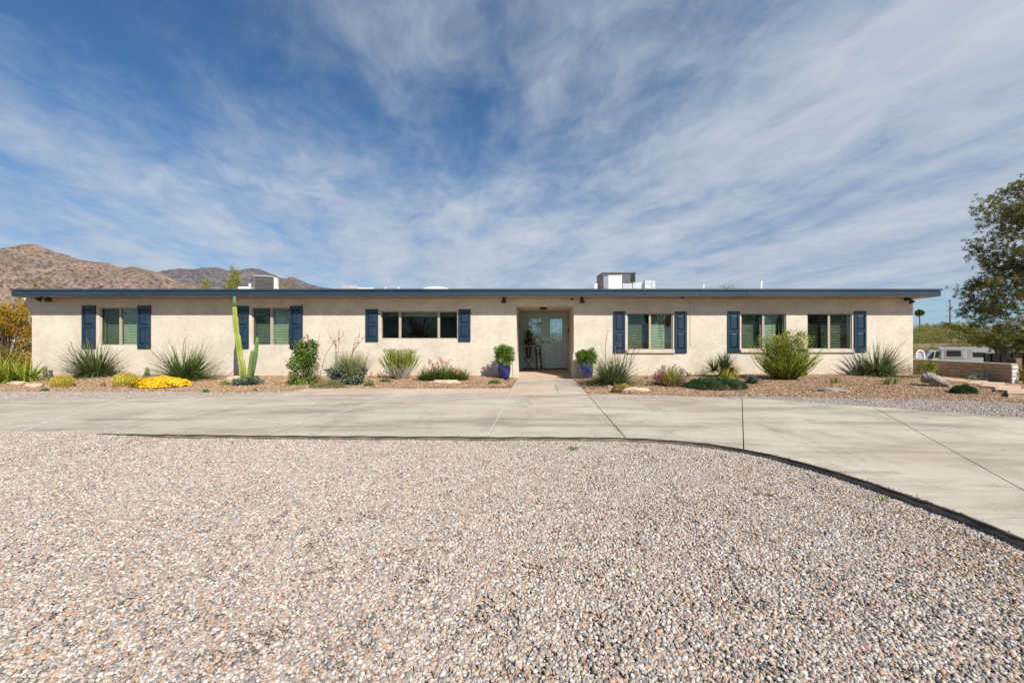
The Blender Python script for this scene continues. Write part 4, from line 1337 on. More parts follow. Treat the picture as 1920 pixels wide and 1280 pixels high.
tag(MB().lathe(((x0 + x1) / 2, Y + 0.1, RZF), [((x1 - x0) / 2, 0), ((x1 - x0) / 2, z1 - RZF - 0.05), ((x1 - x0) / 2 + 0.02, z1 - RZF - 0.03), ((x1 - x0) / 2 + 0.02, z1 - RZF), (0.02, z1 - RZF + 0.01)], 16).build('roof_vent', M['white']),
    'short white capped vent left of the rooftop units', 'vent')
x0, x1, z1 = rb(1167, 1209, 530.5, Y)
t = thing('metal_duct', 'galvanised duct running right from the rooftop unit to an elbow box', 'duct', ((x0 + x1) / 2, Y + 0.2, RZF))
for i, (p, q, tp) in enumerate(((1167, 1179, 531.5), (1179.3, 1186.5, 530.5), (1186.8, 1190.5, 529.2), (1190.8, 1208.5, 528.5))):
    a0, a1, tz = rb(p, q, tp, Y)
    MB().box(a0, a1, Y + 0.03 * (i % 2), Y + 0.42, RZF, tz).build('duct_section', M['galv'], t, bevel=0.008)
a0, a1, tz = rb(1209, 1222, 525.5, Y - 0.1)
MB().box(a0, a1, Y - 0.1, Y + 0.45, RZF, tz).build('elbow_box', M['galv'], t, bevel=0.008)
a0, a1, tz = rb(1222.3, 1228.8, 526.5, Y - 0.05)
MB().box(a0, a1, Y - 0.05, Y + 0.4, RZF, tz).build('end_cap', M['galv'], t, bevel=0.008)
for q, py, lab, r in ((1319.3, 532.5, 'thin short white vent pipe on the roof near the green treetop', 0.022), (1427, 528, 'taller white vent pipe with cap on the right of the roof', 0.035)):
    c = PX(q, 15)
    b = MB().tube([(c, 15, RZF), (c, 15, PZ(py, 15))], r, 10)
    if r > 0.03:
        b.tube([(c, 15, PZ(py + 2, 15)), (c, 15, PZ(py - 0.3, 15))], r + 0.018, 12)
    tag(b.build('vent_pipe', M['white']), lab, 'vent pipe', 'vent pipes on the roof')

# ---------------------------------------------------------------- plant builders
def unit(v): return v / (np.linalg.norm(v, axis=-1, keepdims=True) + 1e-9)
def leaves(mb, C, D, L, Wd, var, fold=0.15):
    """rhombic leaves from C along D"""
    n = len(C)
    L = np.broadcast_to(L, (n,))[:, None]
    Wd = np.broadcast_to(Wd, (n,))[:, None]
    D = unit(D)
    sd = unit(np.cross(D, unit(rng.normal(size=(n, 3)) + np.array([0, 0, 1.2]))))
    nr = np.cross(sd, D)
    a = C
    m1 = C + D * L * 0.45 + sd * Wd / 2 + nr * L * fold
    m2 = C + D * L * 0.45 - sd * Wd / 2 + nr * L * fold
    e = C + D * L
    v = np.stack([a, m1, e, m2], 1).reshape(-1, 3)
    i = np.arange(n) * 4
    f = np.concatenate([np.stack([i, i + 1, i + 2], 1), np.stack([i, i + 2, i + 3], 1)])
    mb.add(v, f, np.repeat(np.broadcast_to(var, (n,)), 4))
def blades(mb, base, n, L, wd, tmin, tmax, droop, var0=0.1, var1=0.9, K=6, dens=1.0, brad=0.06, squash=1.0, floor=None):
    """arching strap leaves from a crown"""
    ph = rng.random(n) * 2 * math.pi
    th = tmin + (tmax - tmin) * rng.random(n) ** dens
    LL = L * (0.65 + 0.4 * rng.random(n))
    d = np.stack([np.sin(th) * np.cos(ph), np.sin(th) * np.sin(ph) * squash, np.cos(th)], 1)
    b0 = np.array(base) + np.stack([np.cos(ph), np.sin(ph) * squash, np.zeros(n)], 1) * (brad * np.sqrt(rng.random(n)))[:, None]
    s = np.linspace(0, 1, K)
    dr = droop * (0.4 + 1.2 * rng.random(n))
    curl = rng.normal(0, 0.10, n)
    side = unit(np.cross(d, np.array([0, 0, 1.0]) + rng.normal(0, 0.15, (n, 3))))
    P = b0[:, None] + LL[:, None, None] * (s[None, :, None] * d[:, None]) + (LL * curl)[:, None, None] * (s ** 2)[None, :, None] * side[:, None]
    P[:, :, 2] -= (dr * LL * np.sin(th))[:, None] * (s ** 2.2)[None]
    P[:, :, 2] = np.maximum(P[:, :, 2], (base[2] - 0.01) if floor is None else floor)
    ww = wd * (1 - s ** 1.5) * 0.5 + 0.0008
    A = P + side[:, None] * ww[None, :, None]
    B = P - side[:, None] * ww[None, :, None]
    v = np.stack([A, B], 2).reshape(-1, 3)
    i = (np.arange(n) * K * 2)[:, None] + (np.arange(K - 1) * 2)[None]
    f = np.stack([i, i + 1, i + 3, i + 2], -1).reshape(-1, 4)
    va = np.clip(var0 + (var1 - var0) * rng.random(n), 0, 1)
    mb.add(v, f, np.repeat(va, K * 2))
    return P[:, -1]
def flower_stalk(parent, p0, p1, r=0.008, buds=24, m='coral', bow=0.05, start=0.45, bsize=0.03):
    p0, p1 = np.array(p0), np.array(p1)
    t = np.linspace(0, 1, 9)
    sd = np.array([0, 0, 1.0])
    pts = p0 + (p1 - p0) * t[:, None] + np.sin(t * math.pi)[:, None] * bow * np.array([-(p1 - p0)[2], 0, (p1 - p0)[0]]) / (np.linalg.norm(p1 - p0) + 1e-6)
    MB().tube(pts, r * (1.15 - 0.75 * t), 5).build('flower_stalk', M['stalk'], parent)
    if buds:
        b = MB()
        u = start + (1 - start) * rng.random(buds)
        C = np.stack([np.interp(u, t, pts[:, k]) for k in range(3)], 1)
        leaves(b, C, rng.normal(size=(buds, 3)) * np.array([1, 1, 0.6]) + np.array([0, 0, 0.4]), bsize * (0.6 + 0.8 * rng.random(buds)), bsize * 0.5, rng.random(buds))
        b.build('buds', M[m], parent)
GZ = lambda x, y: float(bz(x, y)) + 0.012
def plant_at(name, label, cat, px, py, Y=None, group=None):
    """a plant whose foot is seen at this pixel; the depth follows from the bed's surface when not given"""
    if Y is None:
        Y = 11.5
        for _ in range(25):
            z = GZ(PX(px, Y), Y)
            Y = 0.5 * Y + 0.5 * min(12.1, max(7.5, (H - z) * F / (py - HY)))
    x = PX(px, Y)
    return thing(name, label, cat, (x, Y, GZ(x, Y)), group)
def L_(o): return np.array(WL[o])

YG = 'clumps of narrow grey green blades by the wall'
def yucca(px, py, label, Lp, n, tmax, stalks=(), m='yucca', Y=None, droop=0.35, wd=0.016, tmin=0.05, dens=0.8, dead=90):
    t = plant_at('red_yucca', label, 'yucca', px, py, Y, YG)
    c = L_(t)
    Lm = Lp / F * c[1] * 1.16
    tmax += 0.10
    tmin += 0.12
    wd = 0.020
    n = int(n * 1.2)
    b = MB()
    blades(b, c, n, Lm, wd, tmin, tmax, droop, 0.05, 1.0, dens=dens, brad=0.16)
    blades(b, c, n // 2, Lm * 0.62, wd, 0.2, tmax + 0.15, droop * 1.3, 0.0, 0.7, brad=0.14)
    tag(b.build('foliage', M[m], t), kind='stuff')
    d = MB()
    blades(d, c, dead, Lm * 0.5, wd * 0.8, 0.8, 1.5, 0.7, 0.6, 1.0, brad=0.12)
    tag(d.build('dry_leaves', M['strawgreen'], t), kind='stuff')
    for (a0, b0, a1, b1, nb) in stalks:
        flower_stalk(t, W(a0, b0, c[1] - 0.02), W(a1, b1, c[1] - 0.12), 0.010, nb, bsize=0.035)
    return t
yucca(181, 705, 'wide red yucca clump under the leftmost window', 76, 520, 1.38, [(160, 690, 132, 641, 26), (138, 668, 129, 650, 8), (176, 680, 175, 643, 14), (165, 690, 150, 660, 6)], droop=0.30)
yucca(347, 713, 'red yucca with upright blades behind the yellow flower mound', 80, 430, 1.25, [(345, 690, 347, 632, 14), (322, 690, 271, 643, 12), (318, 690, 303, 664, 4)], m='yucca2', droop=0.34)
yucca(1149, 720, 'red yucca with coral flower spikes just right of the entry', 66, 560, 1.42, [(1137, 690, 1140, 618, 8), (1155, 690, 1157, 640, 14), (1160, 690, 1164, 645, 14), (1172, 690, 1193, 624, 30), (1180, 690, 1198, 640, 20), (1168, 690, 1180, 650, 10), (1180, 690, 1205, 650, 8)], droop=0.30)
yucca(1645, 704, 'dark red yucca clump near the right corner of the wall', 70, 600, 1.40, [(1668, 680, 1700, 637, 6), (1655, 690, 1682, 650, 4)], droop=0.30, dens=0.7)

# green-yellow grass tree
t = plant_at('beaked_yucca', 'spiky beaked yucca with yellow lower leaves beside the green mat', 'yucca', 1350, 707)
c = L_(t)
b = MB()
blades(b, c + (0.15, 0, 0.27), 300, 0.60, 0.016, 0.05, 1.6, 0.10, 0.0, 0.55, brad=0.05, dens=0.8, floor=c[2])
blades(b, c + (-0.17, 0, 0.20), 200, 0.50, 0.016, 0.2, 2.0, 0.10, 0.0, 0.6, brad=0.05, floor=c[2])
tag(b.build('foliage', M['yellowgrass'], t), kind='stuff')
b = MB()
blades(b, c + (0.22, -0.05, 0.26), 320, 0.42, 0.018, 1.1, 2.6, 0.45, 0.66, 1.0, brad=0.10, floor=c[2])
tag(b.build('yellow_leaves', M['yellowgrass'], t), kind='stuff')
MB().tube([c, c + (0.1, 0, 0.28)], 0.06, 8).build('trunk', M['bark'], t)

# chartreuse lily clump at the left edge
t = plant_at('lily_clump', 'arching bright yellow green strap leaves at the far left', 'grass plant', 22, 716)
c = L_(t)
b = MB()
for ox, oy in ((0, 0), (-0.45, 0.1), (0.25, 0.1), (-0.2, -0.25), (-0.8, 0.0)):
    blades(b, c + (ox, oy, 0), 170, 0.86, 0.032, 0.1, 1.25, 0.75, 0.1, 1.0, brad=0.14)
tag(b.build('foliage', M['chartreuse'], t), kind='stuff')

# cacti
def barrel(px, py, wpx, hpx, label):
    t = plant_at('barrel_cactus', label, 'cactus', px, py, None, 'golden barrel cacti')
    c = L_(t)
    kx = 1 / math.sqrt(1 + ((px - CX) / F) ** 2)
    r = wpx / 2 / F * c[1] * kx
    h = hpx / F * c[1] * 1.02
    prof = [(r * math.sin(a) ** 0.75 if a > 0 else 0.02, h * (0.42 - 0.58 * math.cos(a)) if False else h * (1 - math.cos(a)) / 2 * 1.08 - 0.02) for a in np.linspace(0.35, math.pi - 0.12, 14)]
    n = 96
    MB().lathe(tuple(c), prof, n, ribs=24, amp=0.07, var=0.2 + 0.5 * (np.cos(np.arange(n) * 2 * math.pi / n * 24) > 0)).build('cactus_body', M['barrel'], t, smooth=True)
    b = MB()
    th = np.repeat(np.arange(24) * 2 * math.pi / 24, 26)
    al = np.tile(np.linspace(0.5, math.pi - 0.2, 26), 24)
    rr = r * np.sin(al) ** 0.75 * 1.07
    C = np.stack([rr * np.cos(th), rr * np.sin(th), h * (1 - np.cos(al)) / 2 * 1.08 - 0.02], 1)
    for _ in range(4):
        leaves(b, C + c, unit(C - (0, 0, h / 2)) + rng.normal(0, 0.65, C.shape), 0.045, 0.006, rng.random(len(C)))
    tag(b.build('spines', M['spines'], t), kind='stuff')
    b = MB()
    k = 60
    a = rng.random(k) * 6.28
    q = r * 0.55 * np.sqrt(rng.random(k))
    C = np.stack([q * np.cos(a), q * np.sin(a), h * 1.02 - 0.25 * q], 1)
    leaves(b, C + c, rng.normal(0, 0.5, (k, 3)) + (0, 0, 1), 0.05, 0.03, 0.3 + 0.4 * rng.random(k))
    b.build('flowers', M['orangef'], t)
barrel(117, 725.5, 39, 19.5, 'golden barrel cactus standing alone left of the yellow flowers')
barrel(234, 723.5, 42, 22, 'golden barrel cactus touching the left side of the yellow flower mound')
t = plant_at('small_cactus', 'pair of little grey cactus stems by the left wall corner', 'cactus', 89, 707)
c = L_(t)
for (a, y0, y1, r_) in ((84, 706, 686.5, 0.045), (94.5, 706, 693, 0.04)):
    p0, p1 = W(a + 1, y0, c[1]), W(a, y1, c[1])
    MB().tube([p0 + (p1 - p0) * q for q in np.linspace(0, 1, 9)], [r_ * (0.75 + 0.3 * abs(math.sin(q * 6.2)) if q < 0.95 else 0.4) for q in np.linspace(0, 1, 9)], 12, ribs=6, amp=0.12).build('stem', M['cactus_grey'], t, smooth=True)

t = plant_at('columnar_cactus', 'tall leaning ribbed column cactus reaching up to the eave', 'cactus', 456, 714)
c = L_(t)
pth = [(457.5, 716, 8), (455, 690, 8.5), (452.5, 676, 8.8), (450.5, 674, 7.4), (448, 650, 8.6), (445.5, 630, 8.4), (444.5, 628, 7.0), (442.5, 610, 8.0), (441, 594, 7.8), (440.8, 592, 6.0), (440.5, 584, 6.4), (440.2, 577, 6.2), (440, 575, 4.6), (439.7, 566, 4.6), (439.5, 558, 4.2), (439.3, 555, 1.8)]
MB().tube([W(a, d, c[1]) for a, d, _ in pth[:13]], [q / 2 * 0.98 / F * c[1] for _, _, q in pth[:13]], 36, ribs=6, amp=0.24).build('column', M['cactus_y'], t, smooth=True)
MB().tube([W(a, d, c[1]) for a, d, _ in pth[12:]], [q / 2 * 1.1 / F * c[1] for _, _, q in pth[12:]], 36, ribs=6, amp=0.12).build('tip', M['cactus_g'], t, smooth=True)
for lab, pp in (('branch', [(465, 716, 8), (467.5, 700, 9), (470, 680, 8.5), (473, 660, 8), (474.5, 657, 5)]), ('branch', [(471, 712, 6), (475, 690, 8), (478.5, 670, 8.2), (480.5, 650, 7.4), (482, 638, 6.6), (482.2, 632, 3)])):
    yy = c[1] + (0.12 if pp[0][0] > 468 else 0.0)
    MB().tube([W(a, d, yy) for a, d, _ in pp], [q / 2 * 0.74 / F * yy for _, _, q in pp], 30, ribs=5, amp=0.22).build(lab, M['cactus_g'], t, smooth=True)
def rosette(parent, c, n, L, wd, m, tmin=0.15, tmax=1.35, thick=0.25, name='leaves', var=(0.1, 0.9), curve=0.15):
    """thick pointed succulent leaves"""
    b = MB()
    for i in range(n):
        ph = i * 2.39996 + rng.normal(0, 0.08)
        th = tmin + (tmax - tmin) * ((i + 0.5) / n)
        l = L * (0.7 + 0.35 * (i / n)) * rng.uniform(0.92, 1.08)
        d = np.array([math.sin(th) * math.cos(ph), math.sin(th) * math.sin(ph), math.cos(th)])
        u = np.array([math.cos(th) * math.cos(ph), math.cos(th) * math.sin(ph), -math.sin(th)])
        s_ = np.array([-math.sin(ph), math.cos(ph), 0])
        V = []
        for q, wq in ((0, 0.55), (0.35, 1.0), (0.72, 0.75)):
            p = c + d * l * q - u * l * curve * q * q
            V += [p + s_ * wd * wq / 2, p + u * wd * thick * wq, p - s_ * wd * wq / 2, p - u * wd * 0.03]
        V.append(c + d * l - u * l * curve)
        f = [(k * 4 + j, k * 4 + (j + 1) % 4, (k + 1) * 4 + (j + 1) % 4, (k + 1) * 4 + j) for k in range(2) for j in range(4)] + [(8 + j, 8 + (j + 1) % 4, 12) for j in range(4)]
        b.add(V, f, rng.uniform(*var))
    return b.build(name, M[m], parent, smooth=False)
t = plant_at('ground_succulent', 'blue green leafy succulent at the foot of the column cactus', 'succulent', 462, 722)
c = L_(t)
b = MB()
k = 520
ctr = rng.normal(size=(k, 3)) * (0.14, 0.08, 0.06)
ctr[:, 2] = np.abs(ctr[:, 2]) + 0.02
leaves(b, ctr + c, ctr + rng.normal(0, 0.1, (k, 3)) + (0, 0, 0.08), 0.10, 0.045, rng.random(k) * 0.8)
tag(b.build('foliage', M['silver'], t), kind='stuff')
t = plant_at('blue_agave', 'round blue grey agave beside the big green broom shrub', 'agave', 1411, 719)
rosette(t, L_(t) + (0, 0, 0.04), 46, 0.27, 0.085, 'agave', 0.1, 1.5, 0.18, 'leaves', (0.1, 1.0), -0.1)
t = plant_at('small_agave', 'small dusky upright agave between the pink flowers and green mat', 'agave', 1290, 708)
rosette(t, L_(t), 12, 0.22, 0.035, 'cactus_grey', 0.1, 0.9, 0.15)
for px, py, hh, n, lab in ((1567, 719, 0.19, 12, 'small pale green aloe in the brown rock below the far right window'), (1670, 722, 0.22, 20, 'wider low green aloe in the brown rock near the wall corner')):
    t = plant_at('small_aloe', lab, 'aloe', px, py, None, 'small aloes in the right bed')
    for q in range(5 if n > 12 else 3):
        rosette(t, L_(t) + (rng.uniform(-0.12, 0.12) * (n / 16), rng.uniform(-0.05, 0.05), 0), n // 2, hh, 0.035, 'aloe', 0.05, 0.75, 0.2, 'leaves', (0.2, 1.0))
def fuzzy(px, py, r, h, label, m, cat='cactus', name='hedgehog_cactus'):
    t = plant_at(name, label, cat, px, py)
    c = L_(t)
    prof = [(r * 0.6, -0.02), (r, h * 0.3), (r * 0.95, h * 0.6), (r * 0.6, h * 0.9), (0.02, h)]
    MB().lathe(tuple(c), prof, 36, ribs=12, amp=0.1).build('cactus_body', M['cactus_grey'], t, smooth=True)
    b = MB()
    k = 700
    a = rng.random(k) * 6.28
    q = np.arccos(1 - rng.random(k))
    C = np.stack([r * np.sin(q) * np.cos(a), r * np.sin(q) * np.sin(a), h * np.cos(q)], 1)
    leaves(b, C + c, unit(C) + rng.normal(0, 0.5, (k, 3)), 0.05, 0.006, rng.random(k))
    tag(b.build('spines', M[m], t), kind='stuff')
fuzzy(1157, 736, 0.10, 0.15, 'rusty brown spiny little cactus beside the flat pale stone', 'brownspine')
fuzzy(1171, 731, 0.085, 0.12, 'smaller olive spiny cactus wedged against the flat pale stone', 'spines')

# leafy shrubs
def stems(mb, c, tips, r, n=4, bow=0.1):
    for tp in tips:
        mid = (c + tp) / 2 + rng.normal(0, bow * 0.3, 3) * (1, 1, 0.2)
        mb.tube([c + rng.normal(0, 0.02, 3) * (1, 1, 0), mid, tp], [r, r * 0.7, r * 0.35], n, cap=False)
def leafy(t, c, rx, ry, h, n, Lf, wf, m, clumps=26, droopz=-0.1, low=0.0, shell=0.55, name='foliage', lump=0.24, dz=0.5, boxy=False):
    """leaf cloud made of uneven clumps in an ovoid crown"""
    a = rng.random(clumps) * 2 * math.pi
    u = low + (1 - low) * rng.random(clumps)
    pr = np.sqrt(np.clip(1 - (2 * u - 1) ** 2 * 0.85, 0.05, 1)) * (shell + (1 - shell) * rng.random(clumps))
    if boxy:
        pr = (0.92 - 0.35 * np.abs(u - 0.45)) * np.sqrt(rng.uniform(0.1, 1, clumps))
    CC = np.stack([pr * rx * np.cos(a), pr * ry * np.sin(a), u * h], 1) * rng.uniform(0.8, 1.05, (clumps, 1))
    idx = rng.integers(0, clumps, n)
    br = rng.uniform(-0.22, 0.22, clumps)
    off = unit(rng.normal(size=(n, 3))) * (rng.random(n) ** 0.5)[:, None] * np.array([rx, ry, h * 0.5]) * lump * 1.5
    P = CC[idx] + off
    P[:, 2] = np.maximum(P[:, 2], 0.01)
    D = unit(P - np.array([0, 0, h * 0.35])) + rng.normal(0, 0.55, (n, 3)) + (0, 0, droopz)
    b = MB()
    leaves(b, P + c, D, Lf * rng.uniform(0.6, 1.25, n), wf * rng.uniform(0.7, 1.2, n), np.clip(0.5 + br[idx] + rng.normal(0, 0.28, n), 0, 1))
    return tag(b.build(name, M[m], t), kind='stuff'), CC
# dense green shrub left of the middle
t = plant_at('leafy_shrub', 'tall dense green leafy shrub under the second window right shutter', 'shrub', 570, 727.5, 10.35)
c = L_(t)
_, CC = leafy(t, c, 0.36, 0.32, 1.17, 4200, 0.075, 0.032, 'shrub', 70, lump=0.20, boxy=True)
b = MB()
stems(b, c, list(CC[:24] + c), 0.012)
tag(b.build('stems', M['greenbark'], t), kind='stuff')
# low sparse green weeds
def lowplant(px, py, wpx, hpx, label, m='mat_green', n=420, name='ground_cover_plant', cat='low plant', Lf=0.045, wf=0.018, group=None):
    t = plant_at(name, label, cat, px, py, None, group)
    c = L_(t)
    r = wpx / 2 / F * c[1]
    h = hpx / F * c[1]
    b = MB()
    a = rng.random(n) * 6.28
    q = np.sqrt(rng.random(n))
    C = np.stack([q * r * np.cos(a), q * r * 0.6 * np.sin(a), (1 - q ** 2) * h * rng.random(n)], 1)
    leaves(b, C + c, C * (1, 1, 0.5) + rng.normal(0, 0.1, (n, 3)) + (0, 0, 0.14), Lf, wf, rng.random(n))
    tag(b.build('foliage', M[m], t), kind='stuff')
    return t
# pink penstemon spikes beside the dense shrub
def penstemon(px, py, label, spikes, leafr=0.13, leafn=420, m='silver', leafh=0.3):
    t = plant_at('penstemon', label, 'flowering plant', px, py, None, 'tall pink flower spikes left of the middle window')
    c = L_(t)
    for pts, buds in spikes:
        P = [W(a, d, c[1]) for a, d in pts]
        P[0] = c + (0, 0, 0.02)
        P = np.array(P)
        s = np.linspace(0, 1, 14)
        k = np.linspace(0, 1, len(P))
        Q = np.stack([np.interp(s, k, P[:, i]) for i in range(3)], 1) + rng.normal(0, 0.004, (14, 3))
        MB().tube(Q, 0.0065 * (1.1 - 0.7 * s), 5).build('flower_stalk', M['stalk'], t)
        if buds:
            b = MB()
            u = 0.62 + 0.38 * rng.random(buds)
            C = np.stack([np.interp(u, s, Q[:, i]) for i in range(3)], 1)
            leaves(b, C, rng.normal(size=(buds, 3)) * (1, 1, 0.4), 0.05 * rng.uniform(0.5, 1.2, buds), 0.022, rng.random(buds))
            b.build('buds', M['coral'], t)
        b = MB()
        u = 0.1 + 0.6 * rng.random(40)
        C = np.stack([np.interp(u, s, Q[:, i]) for i in range(3)], 1)
        leaves(b, C, rng.normal(size=(40, 3)) + (0, 0, 0.3), 0.04, 0.014, rng.random(40))
        b.build('stem_leaves', M['strawgreen'], t)
    leafy(t, c, leafr, leafr, leafh, leafn, 0.05, 0.02, m, 14)
penstemon(597, 725, 'sparse flower spikes leaning right beside the dense green shrub', [([(597, 725), (592, 680), (594, 655), (599.5, 627)], 24), ([(597, 725), (603, 690), (612, 660), (625, 643), (643, 630), (645, 622)], 16), ([(590, 725), (580, 650), (576, 627)], 46)], 0.16, 520, 'strawgreen', 0.34)
penstemon(629, 716, 'upright branching pink flower spikes behind the silvery shrub', [([(629, 716), (630, 680), (629, 645), (617, 628)], 26), ([(629, 716), (630, 680), (631, 650), (626, 627)], 22), ([(629, 716), (633, 670), (636, 640), (635.5, 617)], 30)], 0.12, 200)
penstemon(655, 712, 'tall pink flower spikes rising out of the silvery shrub', [([(655, 712), (656, 680), (662, 655), (667, 632)], 40), ([(655, 712), (660, 665), (670, 640), (675, 620)], 26), ([(655, 712), (662, 660), (672, 645), (686, 627)], 16)], 0.12, 200)
t = plant_at('silvery_shrub', 'rounded silvery green shrub left of the middle window', 'shrub', 651, 726, 10.5)
c = L_(t)
leafy(t, c, 0.46, 0.32, 0.58, 3000, 0.075, 0.036, 'silver', 44, lump=0.24)
b = MB()
blades(b, c + (0.08, 0.1, 0.1), 700, 0.86, 0.010, 0.0, 0.72, 0.05, 0.2, 1.0, brad=0.22, K=4)
tag(b.build('fine_stems', M['strawgreen'], t), kind='stuff')
lowplant(692, 724, 18, 14, 'little bright green tuft at the right foot of the silvery shrub', 'shrub', 260)
lowplant(616, 726.5, 60, 15, 'straggly dry green growth between the two tall shrubs', 'strawgreen', 700)
lowplant(722, 716, 22, 7, 'flat green patch beside the pale boulder', 'mat_green', 400, Lf=0.03)
lowplant(927, 719.5, 24, 9, 'small olive green mat in front of the left blue pot', 'shrub', 420, Lf=0.035)
lowplant(276, 706, 9, 18, 'small upright green sprig between the two left yuccas', 'shrub', 200, Lf=0.06)
lowplant(421, 722, 18, 8, 'bright green tuft in front of the boulder by the cactus', 'chartreuse', 240)
lowplant(386, 735, 11, 5, 'tiny green weed on the grey gravel below the yellow flowers', 'shrub', 120, Lf=0.04)
lowplant(478, 733, 7, 4, 'tiny weed at the gravel edge right of the cactus', 'shrub', 80, Lf=0.03)
lowplant(84, 733, 14, 6, 'small weed patch in the gravel near the left edge', 'shrub', 140, Lf=0.03)
lowplant(193, 724, 10, 8, 'small faded weed between the two barrel cacti', 'strawgreen', 90, Lf=0.035)
lowplant(1240, 721, 30, 9, 'dry pinkish ground growth at the foot of the pink flowers', 'orangebush', 120, Lf=0.03)
# green mats
def mound(px, py, wpx, hpx, ratio, label, m, n, name, Lf=0.05, wf=0.012, cat='ground cover'):
    t = plant_at(name, label, cat, px, py)
    c = L_(t)
    r = wpx / 2 / F * c[1]
    h = hpx
    c = np.array([c[0] * (c[1] + r * ratio) / c[1], c[1] + r * ratio, c[2]])
    b = MB()
    a = rng.random(n) * 6.28
    q = np.sqrt(rng.random(n))
    rim = 1 + 0.07 * np.sin(a * 5) + 0.05 * np.sin(a * 11 + 1)
    x, y = q * r * rim * np.cos(a), q * r * ratio * rim * np.sin(a)
    z = h * np.sqrt(np.clip(1 - q ** 2.6, 0, 1)) * (1 + 0.14 * np.sin(x * 13 + y * 9) + 0.10 * np.sin(x * 29 - y * 23))
    C = np.stack([x, y, z - 0.01], 1)
    leaves(b, C + c, rng.normal(0, 0.55, (n, 3)) + (0, 0, 1) + unit(C) * 0.5, Lf * rng.uniform(0.6, 1.3, n), wf, np.clip(0.45 + 0.25 * np.sin(x * 13 + y * 9) + rng.normal(0, 0.22, n), 0, 1))
    tag(b.build('foliage', M[m], t), kind='stuff')
    prof = [(r * q_ * 0.98, h * 0.9 * math.sqrt(max(0, 1 - q_ ** 2.6)) - 0.01) for q_ in (1, 0.9, 0.75, 0.5, 0.25, 0.02)]
    MB().lathe(tuple(c), prof, 32, squash=ratio, var=0.1).build('soil_mound', M['bark'], t, smooth=True)
    return t, c, r, h
mound(1342, 733, 122, 0.22, 0.62, 'wide low dark green mat spreading over the right bed', 'mat_green', 20000, 'green_mat', 0.04, 0.009)
mound(1806, 740, 42, 0.16, 0.7, 'small dark green mat in the dirt right of the driftwood rock', 'mat_green', 4200, 'green_mat', 0.04, 0.009)
# yellow flowers
t, c, r, h = mound(300, 729, 97, 0.21, 0.50, 'low mound of bright yellow daisies near the left window', 'shrub', 1500, 'yellow_daisy_mound', 0.05, 0.015, 'flowers')
b = MB()
k = 2700
a = rng.random(k) * 6.28
q = np.sqrt(rng.random(k)) * 1.04
rim = 1 + 0.10 * np.sin(a * 4 + 1) + 0.05 * np.sin(a * 9)
x, y = q * r * rim * np.cos(a), q * r * 0.50 * rim * np.sin(a)
z = h * 1.0 * np.sqrt(np.clip(1.08 - q ** 4, 0.02, 1)) * (1 + 0.22 * np.sin(x * 9 + 1) * np.cos(y * 11)) + 0.02
for i in range(k):
    cc = c + (x[i], y[i], z[i])
    nrm_ = unit(np.array([x[i] * 0.9, y[i] * 1.2 - 0.25, 0.5]) + rng.normal(0, 0.3, 3))
    u_ = unit(np.cross(nrm_, (0.3, 0.9, 0.1)))
    v_ = np.cross(nrm_, u_)
    rr = rng.uniform(0.020, 0.034)
    ring = [cc + (u_ * math.cos(w_) + v_ * math.sin(w_)) * rr for w_ in np.arange(7) * 2 * math.pi / 7]
    b.add([cc + nrm_ * 0.008] + ring, [(0, 1 + j, 1 + (j + 1) % 7) for j in range(7)], rng.random())
tag(b.build('blooms', M['yellowf'], t), kind='stuff')

# candelilla
t = plant_at('candelilla', 'vase shaped candelilla of pale upright stems below the middle window', 'shrub', 751, 710)
c = L_(t)
b, g = MB(), MB()
n = 190
ph = rng.random(n) * 6.28
th = 0.66 * np.sqrt(rng.random(n)) * (1 + 0.15 * rng.normal(size=n))
for i in range(n):
    d = np.array([math.sin(th[i]) * math.cos(ph[i]), math.sin(th[i]) * math.sin(ph[i]), math.cos(th[i])])
    l = rng.uniform(0.62, 1.0) * (0.95 - 0.12 * rng.random())
    b0 = c + np.array([d[0], d[1], 0]) * 0.22
    p1 = b0 + d * l * 0.62 + rng.normal(0, 0.015, 3)
    p2 = b0 + d * l + (0, 0, 0.04)
    b.tube([b0, (b0 + p1) / 2 + rng.normal(0, 0.008, 3), p1], [0.0065, 0.006, 0.005], 4, cap=False)
    g.tube([p1, (p1 + p2) / 2 + rng.normal(0, 0.012, 3), p2], [0.0065, 0.009, 0.003], 4, var=rng.uniform(0.15, 0.8), cap=False)
k = 900
u = rng.random(k)
phi = rng.random(k) * 6.28
rr = (0.16 + 0.34 * u) * np.sqrt(rng.uniform(0.2, 1, k))
C = np.stack([rr * np.cos(phi), rr * np.sin(phi), 0.42 + u * 0.42], 1)
leaves(g, C + c, C * (1.2, 1.2, 0) + (0, 0, 0.9) + rng.normal(0, 0.25, (k, 3)), 0.075, 0.013, rng.random(k))
tag(b.build('pale_stems', M['whitestem'], t), kind='stuff')
tag(g.build('green_tips', M['broom'], t), kind='stuff')

